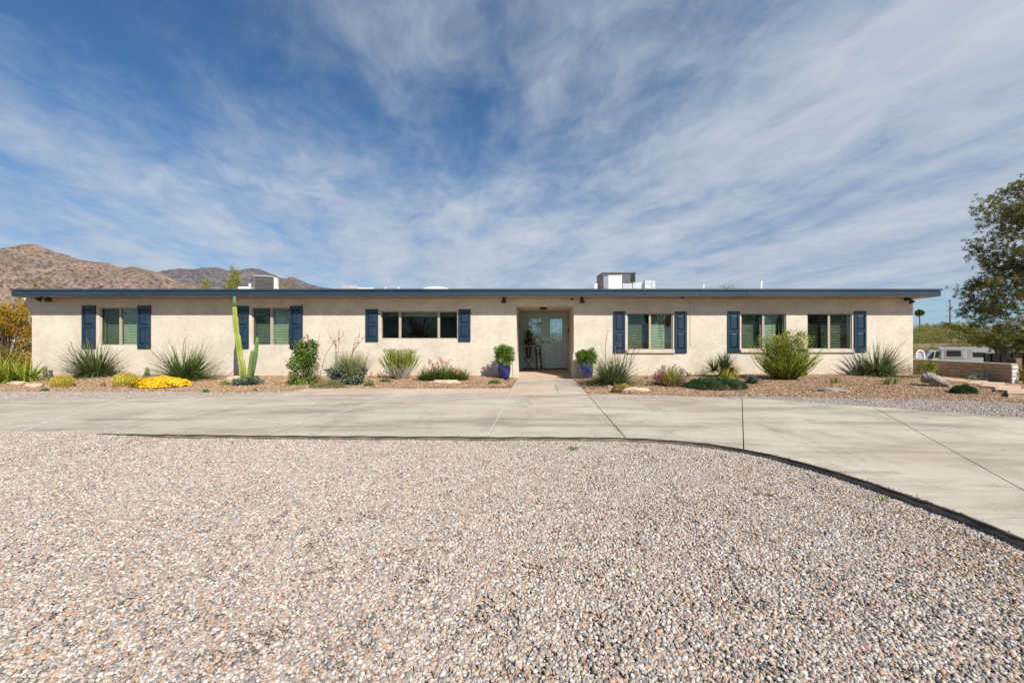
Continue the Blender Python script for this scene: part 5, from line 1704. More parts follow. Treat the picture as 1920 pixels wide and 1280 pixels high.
# red flowering plant
t = plant_at('firecracker_plant', 'bushy green plant with orange red flower spikes left of the entry', 'flowering plant', 829, 713)
c = L_(t)
b = MB()
for ox in (-0.45, -0.25, -0.05, 0.15, 0.38, 0.55):
    blades(b, c + (ox, 0, 0), 170, 0.52 - abs(ox) * 0.25, 0.02, 0.05, 1.1, 0.2, 0.0, 0.85, brad=0.15, K=4)
tag(b.build('foliage', M['shrub'], t), kind='stuff')
for (px, py, k) in ((806, 673, 40), (812, 681, 30), (820, 678, 28), (826, 669, 36), (831, 675, 26), (837, 677, 30), (847, 684, 30), (851, 690, 34), (858, 692, 34), (864, 696, 26), (816, 690, 60), (804, 697, 60), (843, 672, 14), (795, 685, 16), (870, 700, 16)):
    tip = W(px, py, c[1] - 0.1 + rng.uniform(-0.1, 0.1))
    b = MB()
    u = rng.random(k)
    C = tip + np.stack([rng.normal(0, 0.02, k), rng.normal(0, 0.02, k), -u * 0.16], 1)
    leaves(b, C, rng.normal(size=(k, 3)) * (1, 1, 0.5) + (0, 0, -0.3), 0.055, 0.024, (0.45 if py < 693 and not 680 < py < 682 else 0.0) + 0.5 * rng.random(k))
    b.build('flower_spike', M['orangef'], t)
    MB().tube([(c + tip) / 2 + (0, 0, -0.05), tip], [0.007, 0.004], 4).build('flower_stalk', M['greenbark'], t)
# pink flowering bush
t = plant_at('pink_flower_bush', 'loose bush with magenta and red flowers right of the entry yucca', 'flowering plant', 1257, 723)
c = L_(t)
b = MB()
blades(b, c, 560, 0.56, 0.014, 0.0, 1.15, 0.1, 0.2, 1.0, brad=0.2, K=4)
tag(b.build('foliage', M['broom'], t), kind='stuff')
for (px, py, k, rr, v0) in ((1238, 700, 120, 0.10, 0.1), (1234, 709, 60, 0.08, 0.0), (1281, 697, 60, 0.07, 0.6), (1279, 714, 80, 0.08, 0.35), (1252, 721, 90, 0.12, 0.2), (1271, 718, 70, 0.09, 0.1), (1243, 690, 40, 0.06, 0.6), (1262, 712, 90, 0.16, 0.3), (1228, 706, 40, 0.05, 0.0)):
    b = MB()
    C = W(px, py, c[1] - 0.18) + rng.normal(size=(k, 3)) * rr * 0.6
    leaves(b, C, rng.normal(size=(k, 3)), 0.04, 0.026, v0 + 0.4 * rng.random(k))
    b.build('flowers', M['pinkf'], t)
for px, py in ((1240, 683), (1247, 686), (1256, 688), (1264, 685), (1275, 686), (1282, 691), (1268, 682)):
    flower_stalk(t, c + (0, 0, 0.1), W(px, py, c[1] - 0.1), 0.005, 16, 'stalk', start=0.75, bsize=0.035)
# big broom-like euphorbia
t = plant_at('broom_shrub', 'large yellow green broom shrub of curved stems between right windows', 'shrub', 1473, 712)
c = L_(t)
b = MB()
n = 400
for i in range(n):
    phi = rng.random() * 6.28
    th_ = 0.86 * math.sqrt(rng.random())
    d = np.array([math.sin(th_) * math.cos(phi), math.sin(th_) * math.sin(phi) * 0.7, math.cos(th_)])
    l = rng.uniform(0.6, 1.5) * (1 - 0.30 * (th_ / 0.86) ** 2)
    b0 = c + np.array([d[0], d[1], 0]) * rng.uniform(0.05, 0.3)
    wv = unit(rng.normal(size=3) * (1, 1, 0.2)) * rng.uniform(0, 0.20)
    pts = [b0 + d * l * q + wv * math.sin(q * rng.uniform(2.5, 4.0)) + np.array([d[0], d[1], 0]) * 0.14 * q * q for q in np.linspace(0, 1, 6)]
    b.tube(pts, [0.010, 0.010, 0.010, 0.009, 0.008, 0.003], 4, var=np.clip(np.linspace(0.0, 0.6, 6) + rng.uniform(0, 0.4), 0, 1), cap=False)
k = 2300
u = rng.random(k) ** 0.8
phi = rng.random(k) * 6.28
rr = (0.12 + 0.66 * u) * np.sqrt(rng.random(k))
C = np.stack([rr * np.cos(phi), rr * np.sin(phi) * 0.7, 0.05 + u * 1.15], 1)
leaves(b, C + c, rng.normal(0, 1.0, (k, 3)) + (0, 0, 0.5) + C * (0.8, 0.8, 0), 0.085, 0.012, np.clip(0.2 + 0.5 * u + rng.normal(0, 0.2, k), 0, 1))
tag(b.build('stems', M['broom'], t), kind='stuff')
leafy(t, c + (0, 0, 0.16), 0.60, 0.42, 1.10, 3400, 0.085, 0.020, 'broom', 60, low=0.0, lump=0.17, boxy=True, name='leaves')

# ---------------------------------------------------------------- stones
def rock(px, py, wx, dy, hz, label, m, seed, name='boulder', rough_=0.22, Y=None, rz=0.0, cat='rock', sink=0.25):
    t = None
    if Y is None:
        tt = plant_at('tmp', None, None, px, py)
        x, Y, z = WL[tt]
        bpy.data.objects.remove(tt)
    else:
        x = PX(px, Y)
        z = GZ(x, Y)
    v, f = ICO3
    d = np.array([mnoise.fractal(Vector(q * 1.6) + Vector((seed, 0, 0)), 1.0, 2.0, 4) for q in v])
    v = v * (1 + rough_ * d)[:, None] * np.array([wx, dy, hz]) / 2
    v = rotz(v, rz) + np.array([x, Y + dy * 0.4, z + hz * (0.5 - sink)])
    return tag(MB().add(v, f).build(name, M[m], smooth=True), label, cat)
rock(701, 708, 0.36, 0.30, 0.26, 'pale orange boulder against the wall left of the candelilla', 'tanstone', 1.0)
rock(832, 719.5, 0.80, 0.30, 0.14, 'flat buff stone in front of the red flowering plant', 'tanstone', 2.2, rough_=0.3)
rock(432, 718, 0.50, 0.35, 0.20, 'tan boulder just left of the column cactus', 'tanstone', 3.1, Y=10.9)
rock(1194, 734, 0.58, 0.26, 0.11, 'flat pale stone right of the brown spiny cactus', 'tanstone', 4.4, rough_=0.35)
rock(1215, 722, 0.26, 0.14, 0.08, 'small pale stone behind the flat one in the right bed', 'tanstone', 5.0)
rock(1144, 727, 0.14, 0.12, 0.08, 'little buff stone left of the brown spiny cactus', 'tanstone', 9.0)
rock(1213, 711, 0.10, 0.10, 0.09, 'small dark rock at the wall in the right bed', 'bark', 6.0)
rock(1565, 736, 0.66, 0.30, 0.13, 'broad grey buff stone set in the brown rock of the right bed', 'greystone', 7.3, rough_=0.3)
rock(52, 727, 0.40, 0.28, 0.13, 'low tan boulder at the left edge of the bed', 'tanstone', 8.1, rough_=0.3)
rock(22, 721, 0.42, 0.26, 0.11, 'flat brown stone beside the chartreuse leaves', 'tanstone', 8.9, rough_=0.3)
rock(1884, 728, 0.25, 0.2, 0.08, 'flat reddish stone in the dirt near the right edge', 'tanstone', 12.0)
tag(MB().box(X(180), X(222), YW - 0.14, YW - 0.02, -0.04, 0.035).build('concrete_curb', M['joint_light'], bevel=0.01), 'short pale concrete curb at the wall under the leftmost window', 'curb')
# weathered log-like rock
t = plant_at('driftwood_rock', 'weathered grey driftwood shaped rock right of the house corner', 'rock', 1755, 724)
c = L_(t)
pth = [(1731, 716, 0.05), (1734, 709, 0.10), (1743, 708, 0.13), (1752, 713, 0.14), (1762, 717, 0.12), (1772, 721, 0.09), (1782, 727, 0.04)]
b = MB()
P = np.array([W(a, d, c[1] + 0.1 - i * 0.05) for i, (a, d, _) in enumerate(pth)])
s = np.linspace(0, 1, 22)
Q = np.stack([np.interp(s, np.linspace(0, 1, len(P)), P[:, i]) for i in range(3)], 1)
Rr = np.interp(s, np.linspace(0, 1, len(P)), [q[2] for q in pth]) * (1 + rng.normal(0, 0.10, 22))
b.tube(Q, Rr, 14, ribs=4, amp=0.14)
b.build('rock_body', M['greystone'], t, smooth=False)

# ---------------------------------------------------------------- pots, sign, stand
def glazed_pot(px, py, Y, label, pot_m, fol_r, fol_h):
    x = PX(px, Y)
    t = thing('potted_shrub', label, 'potted plant', (x, Y, GZ(x, Y)), 'blue pots on both sides of the entry')
    c = L_(t)
    prof = [(0.135, 0), (0.165, 0.05), (0.195, 0.18), (0.205, 0.30), (0.20, 0.40), (0.175, 0.46), (0.185, 0.475), (0.205, 0.485), (0.205, 0.505), (0.17, 0.505), (0.16, 0.44)]
    MB().lathe(tuple(c), prof, 36).build('pot', M[pot_m], t, smooth=True)
    MB().lathe(tuple(c + (0, 0, 0.45)), [(0.165, 0), (0.02, 0.015)], 20).build('soil', M['potsoil'], t)
    leafy(t, c + (0, 0, 0.44), fol_r, fol_r * 0.85, fol_h, 3600, 0.062, 0.026, 'potleaf', 80, low=0.0, lump=0.19, boxy=True)
    b = MB()
    stems(b, c + (0, 0, 0.44), [c + (rng.normal(0, 0.12), rng.normal(0, 0.1), 0.44 + fol_h * rng.uniform(0.5, 0.9)) for _ in range(14)], 0.008)
    b.build('stems', M['greenbark'], t)
    return t
glazed_pot(944.5, 710, YW - 0.62, 'cobalt blue glazed pot with a bushy green plant left of the entry', 'blueglaze', 0.34, 0.52)
glazed_pot(1100, 711, YW - 0.40, 'blue glazed pot with green plant right of the entry behind a yucca', 'blueglaze', 0.32, 0.42)
# folding stand with a plant in a tall dark pot
Y = YD - 0.45
zf = -0.055 + (FZ - 0.035 + 0.055) * (Y - YW) / 2.5
x0, x1 = PX(981.5, Y), PX(1000.5, Y)
zt = PZ(671, Y)
t = thing('folding_stand', 'dark folding stand with crossed legs by the left door', 'plant stand', ((x0 + x1) / 2, Y, zf))
MB().box(x0, x1, Y - 0.14, Y + 0.14, zt - 0.02, zt).build('tabletop', M['dark'], t)
for yy in (Y - 0.12, Y + 0.12):
    for a, d in ((x0 + 0.02, x1 - 0.03), (x1 - 0.02, x0 + 0.03)):
        MB().tube([(a, yy, zt - 0.02), (d, yy, zf + 0.008)], 0.011, 6).build('leg', M['dark'], t)
px_ = PX(991, Y)
t = thing('potted_dracaena', 'drooping dark leafed plant in a tall dark pot on the stand', 'potted plant', (px_, Y, zt))
c = L_(t)
MB().lathe(tuple(c), [(0.075, 0.0), (0.085, 0.02), (0.12, 0.36), (0.125, 0.40), (0.10, 0.40)], 18).build('pot', M['blackpot'], t, smooth=True)
b = MB()
blades(b, c + (0, 0, 0.62), 60, 0.42, 0.045, 0.1, 1.7, 0.45, 0.1, 1.0, brad=0.03)
blades(b, c + (0.0, 0, 0.78), 44, 0.30, 0.045, 0.0, 1.0, 0.2, 0.2, 1.0, brad=0.03)
blades(b, c + (0.14, -0.02, 0.48), 34, 0.36, 0.04, 0.3, 1.9, 0.7, 0.0, 0.8, brad=0.03)
blades(b, c + (-0.1, -0.02, 0.5), 34, 0.36, 0.04, 0.3, 1.9, 0.7, 0.0, 0.8, brad=0.03)
b.build('foliage', M['darkleaf'], t)
MB().tube([c + (0, 0, 0.38), c + (0, 0, 0.8)], 0.015, 6).build('trunk', M['bark'], t)
# welcome sign
Y = YD - 0.30
zf = -0.055 + (FZ - 0.035 + 0.055) * (Y - YW) / 2.5
zt = PZ(648.5, Y)
xb, xt = PX(1011.2, Y), PX(1008.2, Y)
sg = thing('welcome_sign', 'tall dark wooden sign with white WELCOME letters leaning by the door', 'sign', (xb, Y, zf))
hw = 0.105
lean = 0.16
V = [(xb - hw, Y, zf), (xb + hw, Y, zf), (xb + hw, Y + 0.02, zf), (xb - hw, Y + 0.02, zf), (xt - hw, Y + lean, zt), (xt + hw, Y + lean, zt), (xt + hw, Y + lean + 0.02, zt), (xt - hw, Y + lean + 0.02, zt)]
MB().add(V, [(0, 1, 5, 4), (1, 2, 6, 5), (2, 3, 7, 6), (3, 0, 4, 7), (4, 5, 6, 7), (3, 2, 1, 0)]).build('board', M['board'], sg)
Ls = 'WELCOME'
slope = math.atan2(lean, zt - zf)
side = math.atan2(xb - xt, zt - zf)
from mathutils import Euler
for i, ch in enumerate(Ls):
    tc = bpy.data.curves.new('letter_curve', 'FONT')
    tc.body = ch
    tc.align_x = 'CENTER'
    tc.align_y = 'CENTER'
    tc.size = 0.145
    tc.extrude = 0.002
    tc.offset = 0.004
    tmp = bpy.data.objects.new('tmp', tc)
    COL.objects.link(tmp)
    me = bpy.data.meshes.new_from_object(tmp.evaluated_get(bpy.context.evaluated_depsgraph_get()))
    bpy.data.objects.remove(tmp)
    me.materials.clear()
    me.materials.append(M['letter'])
    o = bpy.data.objects.new('letter', me)
    COL.objects.link(o)
    q = 0.90 - i * 0.132
    o.parent = sg
    pos = np.array([xb + (xt - xb) * q, Y + lean * q - 0.006, zf + (zt - zf) * q]) - np.array(WL[sg])
    o.location = pos
    o.rotation_euler = (R(90) - slope, -side, 0)
# door mat strip

# ---------------------------------------------------------------- right-hand yard
# low slump block wall running away from the street
WX0, WX1 = 12.46, 12.61
wl = thing('block_wall', 'low tan slump block garden wall right of the house', 'wall', (12.5, 10.4, -0.03))
BH, BL = 0.098, 0.40
y0w, y1w = 10.42, 14.1
for k in range(5):
    z0 = -0.02 + k * BH
    y = y0w
    first = True
    while y < y1w:
        l = (BL / 2 if (k % 2 and first) else BL)
        first = False
        ye = min(y + l, y1w)
        jx, jz = rng.normal(0, 0.004), rng.uniform(0, 0.004)
        slope_ = lambda yy: 0.0
        MB().box(WX0 + jx, WX1 + jx, y + 0.005, ye - 0.005, z0 + 0.005 + jz, z0 + BH - 0.005).build('block', M['block'], wl, bevel=0.012, seg=1)
        y = ye
MB().box(WX0 + 0.012, WX1 - 0.012, y0w + 0.01, y1w, -0.1, 0.47).build('mortar', M['mortar'], wl)
y = y0w - 0.01
while y < y1w:
    ye = min(y + 0.4, y1w)
    MB().box(WX0 - 0.012, WX1 + 0.012, y + 0.003, ye - 0.003, 0.472, 0.515).build('cap_block', M['blockcap'], wl, bevel=0.008)
    y = ye
for k in range(5):  # pale facings added on the near end, sunlit brightness put into their colour
    MB().box(WX0 - 0.006, WX1 + 0.01, y0w - 0.03, y0w - 0.002, -0.015 + k * BH, -0.02 + (k + 1) * BH - 0.004 - 0.012 * (k % 2)).build('sunlit_end_facing', M['white' if k % 2 else 'joint_light'], wl, bevel=0.006)
# flagstones climbing beside the wall
fl = thing('flagstone_path', 'path of rough sandstone slabs beside the low block wall', 'path', (12.0, 10.5, 0))
for i, (a, a2, py, dd) in enumerate(((1714, 1728, 706, 8), (1730, 1752, 708.5, 6), (1755, 1778, 711.5, 8), (1781, 1809, 715, 8), (1814, 1834, 719, 8), (1838, 1864, 724.5, 9), (1866, 1895, 731, 10), (1890, 1935, 738.5, 11))):
    zt_ = 0.035
    f0, f1 = np.array(GP(a, py - 1.2, zt_)), np.array(GP(a2 + 2, py + 0.8, zt_))
    g0, g1 = np.array(GP(a + 8, py - dd, zt_)), np.array(GP(a2 + 20, py - dd + 1.5, zt_))
    ring = [f0, f0 + (f1 - f0) * 0.33 + rng.normal(0, 0.015, 2), f0 + (f1 - f0) * 0.7 + rng.normal(0, 0.02, 2), f1, (f1 + g1) / 2 + rng.normal(0, 0.02, 2), g1, (g0 + g1) / 2 + rng.normal(0, 0.04, 2), g0, (g0 + f0) / 2 + rng.normal(0, 0.02, 2)]
    MB().prism([tuple(q) for q in ring], 'z', -0.05, zt_ + rng.uniform(-0.006, 0.006)).build('flagstone', M['flag'], fl, bevel=0.008)

def wispy_tree(name, label, cat, loc, h, r, n, Lf, wf, m, barkm, clumps=60, trunk=0.25, group=None, upright=False, low=0.25, spread=0.9, lump=0.16):
    t = thing(name, label, cat, loc, group)
    c = L_(t)
    forks = []
    tk = MB()
    fork = c + (0, 0, h * 0.22)
    tk.tube([c - (0, 0, 0.2), c + (rng.normal(0, 0.05), 0, h * 0.11), fork], [trunk * 0.6, trunk * 0.45, trunk * 0.4], 8)
    a = rng.random(clumps) * 6.28
    u = low + (1 - low) * rng.random(clumps)
    sh = np.sqrt(np.clip(1 - ((u - 0.55) / 0.55) ** 2, 0.05, 1)) if not upright else (1.05 - u) ** 0.6
    rr = r * sh * np.sqrt(rng.uniform(0.15, 1, clumps))
    CC = c + np.stack([rr * np.cos(a), rr * np.sin(a), u * h], 1)
    for i in range(min(16, clumps)):
        tip = CC[i]
        mid = fork + (tip - fork) * 0.5 + rng.normal(0, 0.06 * r, 3)
        tk.tube([fork, mid, tip], [trunk * 0.26, trunk * 0.14, trunk * 0.04], 5, cap=False)
    tag(tk.build('trunk', M[barkm], t), None)
    idx = rng.integers(0, clumps, n)
    br = rng.uniform(-0.25, 0.25, clumps)
    lr = r * lump * rng.uniform(0.6, 1.5, clumps)
    off = rng.normal(size=(n, 3)) * lr[idx][:, None] * ((0.5, 0.5, 1.3) if upright else (1, 1, 0.6))
    P = CC[idx] + off
    b = MB()
    leaves(b, P, rng.normal(size=(n, 3)) + (0, 0, 0.3 if not upright else 1.5), Lf * rng.uniform(0.6, 1.3, n), wf, np.clip(0.5 + br[idx] + rng.normal(0, 0.2, n), 0, 1))
    tag(b.build('crown', M[m], t), kind='stuff')
    return t
# shrubs by the block wall
def bush(px, Y, zb, rx, h, n, label, m, Lf=0.06, wf=0.02, clumps=20):
    t = thing('garden_bush', label, 'bush', (PX(px, Y), Y, zb))
    leafy(t, L_(t), rx, rx * 0.8, h, n, Lf, wf, m, clumps, lump=0.28)
    return t
bush(1738, 11.5, 0.0, 0.26, 0.50, 900, 'yellow green bush at the far end of the low block wall', 'broom')
bush(1723, 12.1, 0.0, 0.20, 0.60, 500, 'dusky purple grey shrub against the house corner', 'mesquite', 0.04, 0.012)
bush(1838, 10.9, 0.0, 0.24, 0.22, 600, 'pale silvery tuft at the foot of the block wall', 'silver', 0.06, 0.012)
bush(1806, 11.3, 0.0, 0.22, 0.08, 200, 'thin weeds along the foot of the block wall', 'mesquite', 0.04, 0.012)
t = bush(1932, 10.3, -0.02, 0.18, 0.55, 600, 'dark yellow green shrub at the very right edge', 'chartreuse', 0.10, 0.03)

def G(x, y): return terr(x, y)
# pickup with camper shell, beyond the wall and facing left
PY = 42.0
RK = 1.41
t = thing('pickup_truck', 'white pickup with a white camper shell behind the block wall', 'pickup truck', (PX(1775, PY), PY, G(PX(1775, PY), PY)))
gz = L_(t)[2]
def TX(px): return PX(1775, PY) + (px - 1775) * PY / F / RK
def TZ(py): return PZ(py, PY)
TW = 1.75
body = [(TX(1697), TZ(692)), (TX(1697), TZ(685)), (TX(1703), TZ(681)), (TX(1733), TZ(678.6)), (TX(1736), TZ(675.2)), (TX(1819), TZ(674.5)), (TX(1819), TZ(692)), (TX(1812), TZ(694)), (TX(1705), TZ(694))]
MB().prism(body, 'y', PY, PY + TW).build('body', M['carwhite'], t, bevel=0.05, seg=2)
cab = [(TX(1734), TZ(675.3)), (TX(1748), TZ(658.5)), (TX(1752), TZ(657.2)), (TX(1765), TZ(657.2)), (TX(1765), TZ(675.3))]
MB().prism(cab, 'y', PY + 0.1, PY + TW - 0.1).build('cab', M['carwhite'], t, bevel=0.04, seg=2)
MB().prism([(TX(1753), TZ(670.8)), (TX(1756), TZ(658.8)), (TX(1763.5), TZ(658.8)), (TX(1760.5), TZ(670.8))], 'y', PY + 0.085, PY + 0.099).build('side_window', M['carglass'], t)
MB().prism([(TX(1738), TZ(672.5)), (TX(1748.5), TZ(660)), (TX(1752.5), TZ(660)), (TX(1749.5), TZ(672.5))], 'y', PY + 0.085, PY + 0.099).build('side_window', M['carglass'], t)
sh = [(TX(1766.5), TZ(674.8)), (TX(1767), TZ(655)), (TX(1770), TZ(652.2)), (TX(1811), TZ(652)), (TX(1811.5), TZ(674.8))]
shell = MB().prism(sh, 'y', PY + 0.03, PY + TW - 0.03).build('camper_shell', M['carwhite'], t, bevel=0.06, seg=2)
t.rotation_euler = (0, 0, -0.6)
MB().add([(TX(1735.2), PY + 0.2, TZ(674)), (TX(1746.8), PY + 0.2, TZ(660)), (TX(1746.8), PY + TW - 0.2, TZ(660)), (TX(1735.2), PY + TW - 0.2, TZ(674))], [(0, 1, 2, 3)]).build('windshield', M['carglass'], t)
MB().box(TX(1771), TX(1806), PY + 0.014, PY + 0.028, TZ(670.5), TZ(655.6)).build('side_panel', M['acgrey'], t)
MB().box(TX(1775), TX(1801.5), PY + 0.002, PY + 0.013, TZ(667.8), TZ(657)).build('side_window', M['carglass'], t)
b = MB()
b.box(TX(1768), TX(1811), PY + 0.012, PY + 0.028, TZ(672.5), TZ(670.8))
b.box(TX(1768), TX(1811), PY + 0.012, PY + 0.028, TZ(655.2), TZ(654.4))
b.build('shell_trim', M['acgrey'], t)
for wx in (1715, 1797):
    MB().tube([(TX(wx), PY - 0.02, gz + 0.36), (TX(wx), PY + 0.22, gz + 0.36)], 0.36, 24).build('wheel', M['tyre'], t)
    MB().tube([(TX(wx), PY + TW - 0.22, gz + 0.36), (TX(wx), PY + TW + 0.02, gz + 0.36)], 0.36, 24).build('wheel', M['tyre'], t)
# camper trailer behind it
PY2 = 44.5
t = thing('camper_trailer', 'low white camper trailer with dark window behind the pickup', 'camper', (PX(1838, PY2), PY2, G(PX(1838, PY2), PY2)))
gz = L_(t)[2]
def CX2(px): return PX(1838, PY2) + (px - 1838) * PY2 / F / RK
def CZ2(py): return PZ(py, PY2)
MB().prism([(CX2(1812.5), CZ2(688)), (CX2(1812.5), CZ2(653.5)), (CX2(1814.5), CZ2(652)), (CX2(1856), CZ2(652)), (CX2(1861), CZ2(655)), (CX2(1862.5), CZ2(662)), (CX2(1862.5), CZ2(688))], 'y', PY2, PY2 + 2).build('body', M['carwhite'], t, bevel=0.06, seg=2)
t.rotation_euler = (0, 0, -0.6)
MB().box(CX2(1824.5), CX2(1844), PY2 - 0.015, PY2 - 0.001, CZ2(669.5), CZ2(661)).build('window', M['carglass'], t)
MB().box(CX2(1823), CX2(1851), PY2 - 0.03, PY2 - 0.002, CZ2(660.6), CZ2(659)).build('awning_rail', M['acgrey'], t)
MB().box(CX2(1853), CX2(1857), PY2 - 0.02, PY2 - 0.001, CZ2(659.8), CZ2(657.5)).build('lamp', M['carglass'], t)
for q in range(9):
    MB().box(CX2(1813), CX2(1821), PY2 - 0.01, PY2 - 0.001, CZ2(656 + q * 2.1), CZ2(655.4 + q * 2.1)).build('rib', M['acgrey'], t)
for wx in (1826, 1843):
    MB().tube([(CX2(wx), PY2 - 0.01, gz + 0.34), (CX2(wx), PY2 + 0.22, gz + 0.34)], 0.34, 20).build('wheel', M['tyre'], t)
# black sheet fence
FYn = 26.0
ft = thing('black_fence', 'black sheet metal fence at the right behind the wall', 'fence', (PX(1880, FYn), FYn, G(PX(1880, FYn), FYn)))
for i, (a, d) in enumerate(((1845.5, 1859), (1859.4, 1876), (1876.4, 1897), (1897.4, 1918), (1918.4, 1938), (1938.4, 1960))):
    zt_ = PZ(662.3 - 0.2 * i, FYn)
    MB().box(PX(a, FYn), PX(d, FYn), FYn - 0.02 * (i % 2), FYn + 0.05, G(PX(a, FYn), FYn) - 0.1, zt_).build('panel', M['black'], ft)
    MB().box(PX(a, FYn) - 0.03, PX(a, FYn) + 0.03, FYn - 0.06, FYn - 0.021, G(PX(a, FYn), FYn) - 0.1, zt_ + 0.03).build('post', M['black'], ft)
tag(MB().box(PX(1905, 25), PX(1917, 25), 25, 25.5, G(PX(1910, 25), 25), PZ(672, 25)).build('rusty_box', M['stalk'], bevel=0.02), 'rust brown box in front of the black fence', 'box')
# grey shed and container behind the fence
PY3 = 50.0
t = thing('grey_shed', 'grey metal shed with pale door behind the black fence', 'shed', (PX(1895, PY3), PY3, G(PX(1895, PY3), PY3)))
gz = L_(t)[2]
def SX(px): return PX(1895, PY3) + (px - 1895) * PY3 / F / RK
t.rotation_euler = (0, 0, -0.6)
MB().box(SX(1874), SX(1889), PY3 + 0.5, PY3 + 3, gz, PZ(647.5, PY3)).build('wall', M['charcoal'], t)
MB().box(SX(1889.5), SX(1935), PY3, PY3 + 3, gz, PZ(647, PY3)).build('wall', M['acgrey'], t)
MB().box(SX(1891), SX(1899), PY3 - 0.04, PY3 - 0.002, gz, PZ(650, PY3)).build('door', M['charcoal'], t)
# white hoop-backed chair seen at the house corner
Y = 14.6
t = thing('hoop_chair', 'white hoop backed garden chair showing past the house corner', 'chair', (PX(1726, Y), Y, G(PX(1726, Y), Y)))
gz = L_(t)[2]
hp = [W(1717 + 0, 673, Y)] + [W(1725 + 7.8 * math.sin(a), 667 - 10.2 * math.cos(a), Y) for a in np.linspace(-1.7, 1.7, 15)] + [W(1733.5, 673, Y)]
MB().tube(hp, 0.028, 8).build('back_hoop', M['white'], t, smooth=True)
b = MB()
ctr = W(1724.5, 668, Y)
b.add([W(1719, 673, Y + 0.02), W(1731, 673, Y + 0.02), W(1731.5, 667, Y + 0.02), W(1729, 661.5, Y + 0.02), W(1725, 659.6, Y + 0.02), W(1720.5, 661.5, Y + 0.02), W(1718, 667, Y + 0.02)], [(0, 1, 2, 3, 4, 5, 6)])
b.build('backrest', M['galv'], t)
MB().box(PX(1715, Y), PX(1735, Y), Y - 0.45, Y + 0.03, PZ(676, Y), PZ(674, Y)).build('seat', M['white'], t, bevel=0.01)
for a in (1717, 1733):
    for yy in (Y - 0.42, Y):
        MB().tube([(PX(a, Y), yy, PZ(676, Y)), (PX(a, Y), yy, gz)], 0.02, 6).build('leg', M['white'], t)

# far walls, houses, trees on the right
def far_box(name, label, cat, px0, px1, py1, Y, d, m, zlow=None, roofm=None, lip=0.0):
    x0, x1 = PX(px0, Y), PX(px1, Y)
    t = thing(name, label, cat, ((x0 + x1) / 2, Y, G((x0 + x1) / 2, Y)))
    g = L_(t)[2] - 0.5
    zt = PZ(py1, Y)
    MB().box(x0, x1, Y, Y + d, g, zt - 0.25).build('wall', M[m], t)
    MB().box(x0 - lip, x1 + lip, Y - lip, Y + d + lip, zt - 0.248, zt).build('roof', M[roofm or m], t)
    return t
wt = thing('far_block_wall', 'low pinkish block wall across the back of the neighbouring yard', 'wall', (PX(1760, 58), 58, G(PX(1760, 58), 58)))
MB().box(PX(1690, 58), PX(1905, 58), 58, 58.2, L_(wt)[2] - 1, PZ(645.5, 58)).build('blockwork', M['farwall'], wt)
MB().box(PX(1690, 58), PX(1905, 58), 57.95, 58.25, PZ(645.5, 58) + 0.002, PZ(644.6, 58)).build('cap', M['farroof'], wt)
t = far_box('far_house', 'distant low house with a pale white roof line among the trees', 'house', 1705, 1746, 633, 110, 14, 'farwall', roofm='white', lip=0.4)
t = far_box('far_house', 'distant wide tan house below the power pole', 'house', 1738, 1830, 616, 220, 20, 'farroof', roofm='farroof', lip=0.5)
for q in (1752, 1768, 1788, 1806):
    MB().box(PX(q, 220), PX(q + 2.5, 220), 219.9, 219.99, PZ(622, 220), PZ(620, 220)).build('window', M['carglass'], t)
t = far_box('far_house', 'distant whitish house partly hidden behind the middle trees', 'house', 1768, 1800, 632, 125, 12, 'acgrey', roofm='white', lip=0.3)
t = far_box('far_house', 'distant beige house behind the pine tree at right', 'house', 1865, 1930, 628, 160, 15, 'farroof', roofm='farroof', lip=0.4)

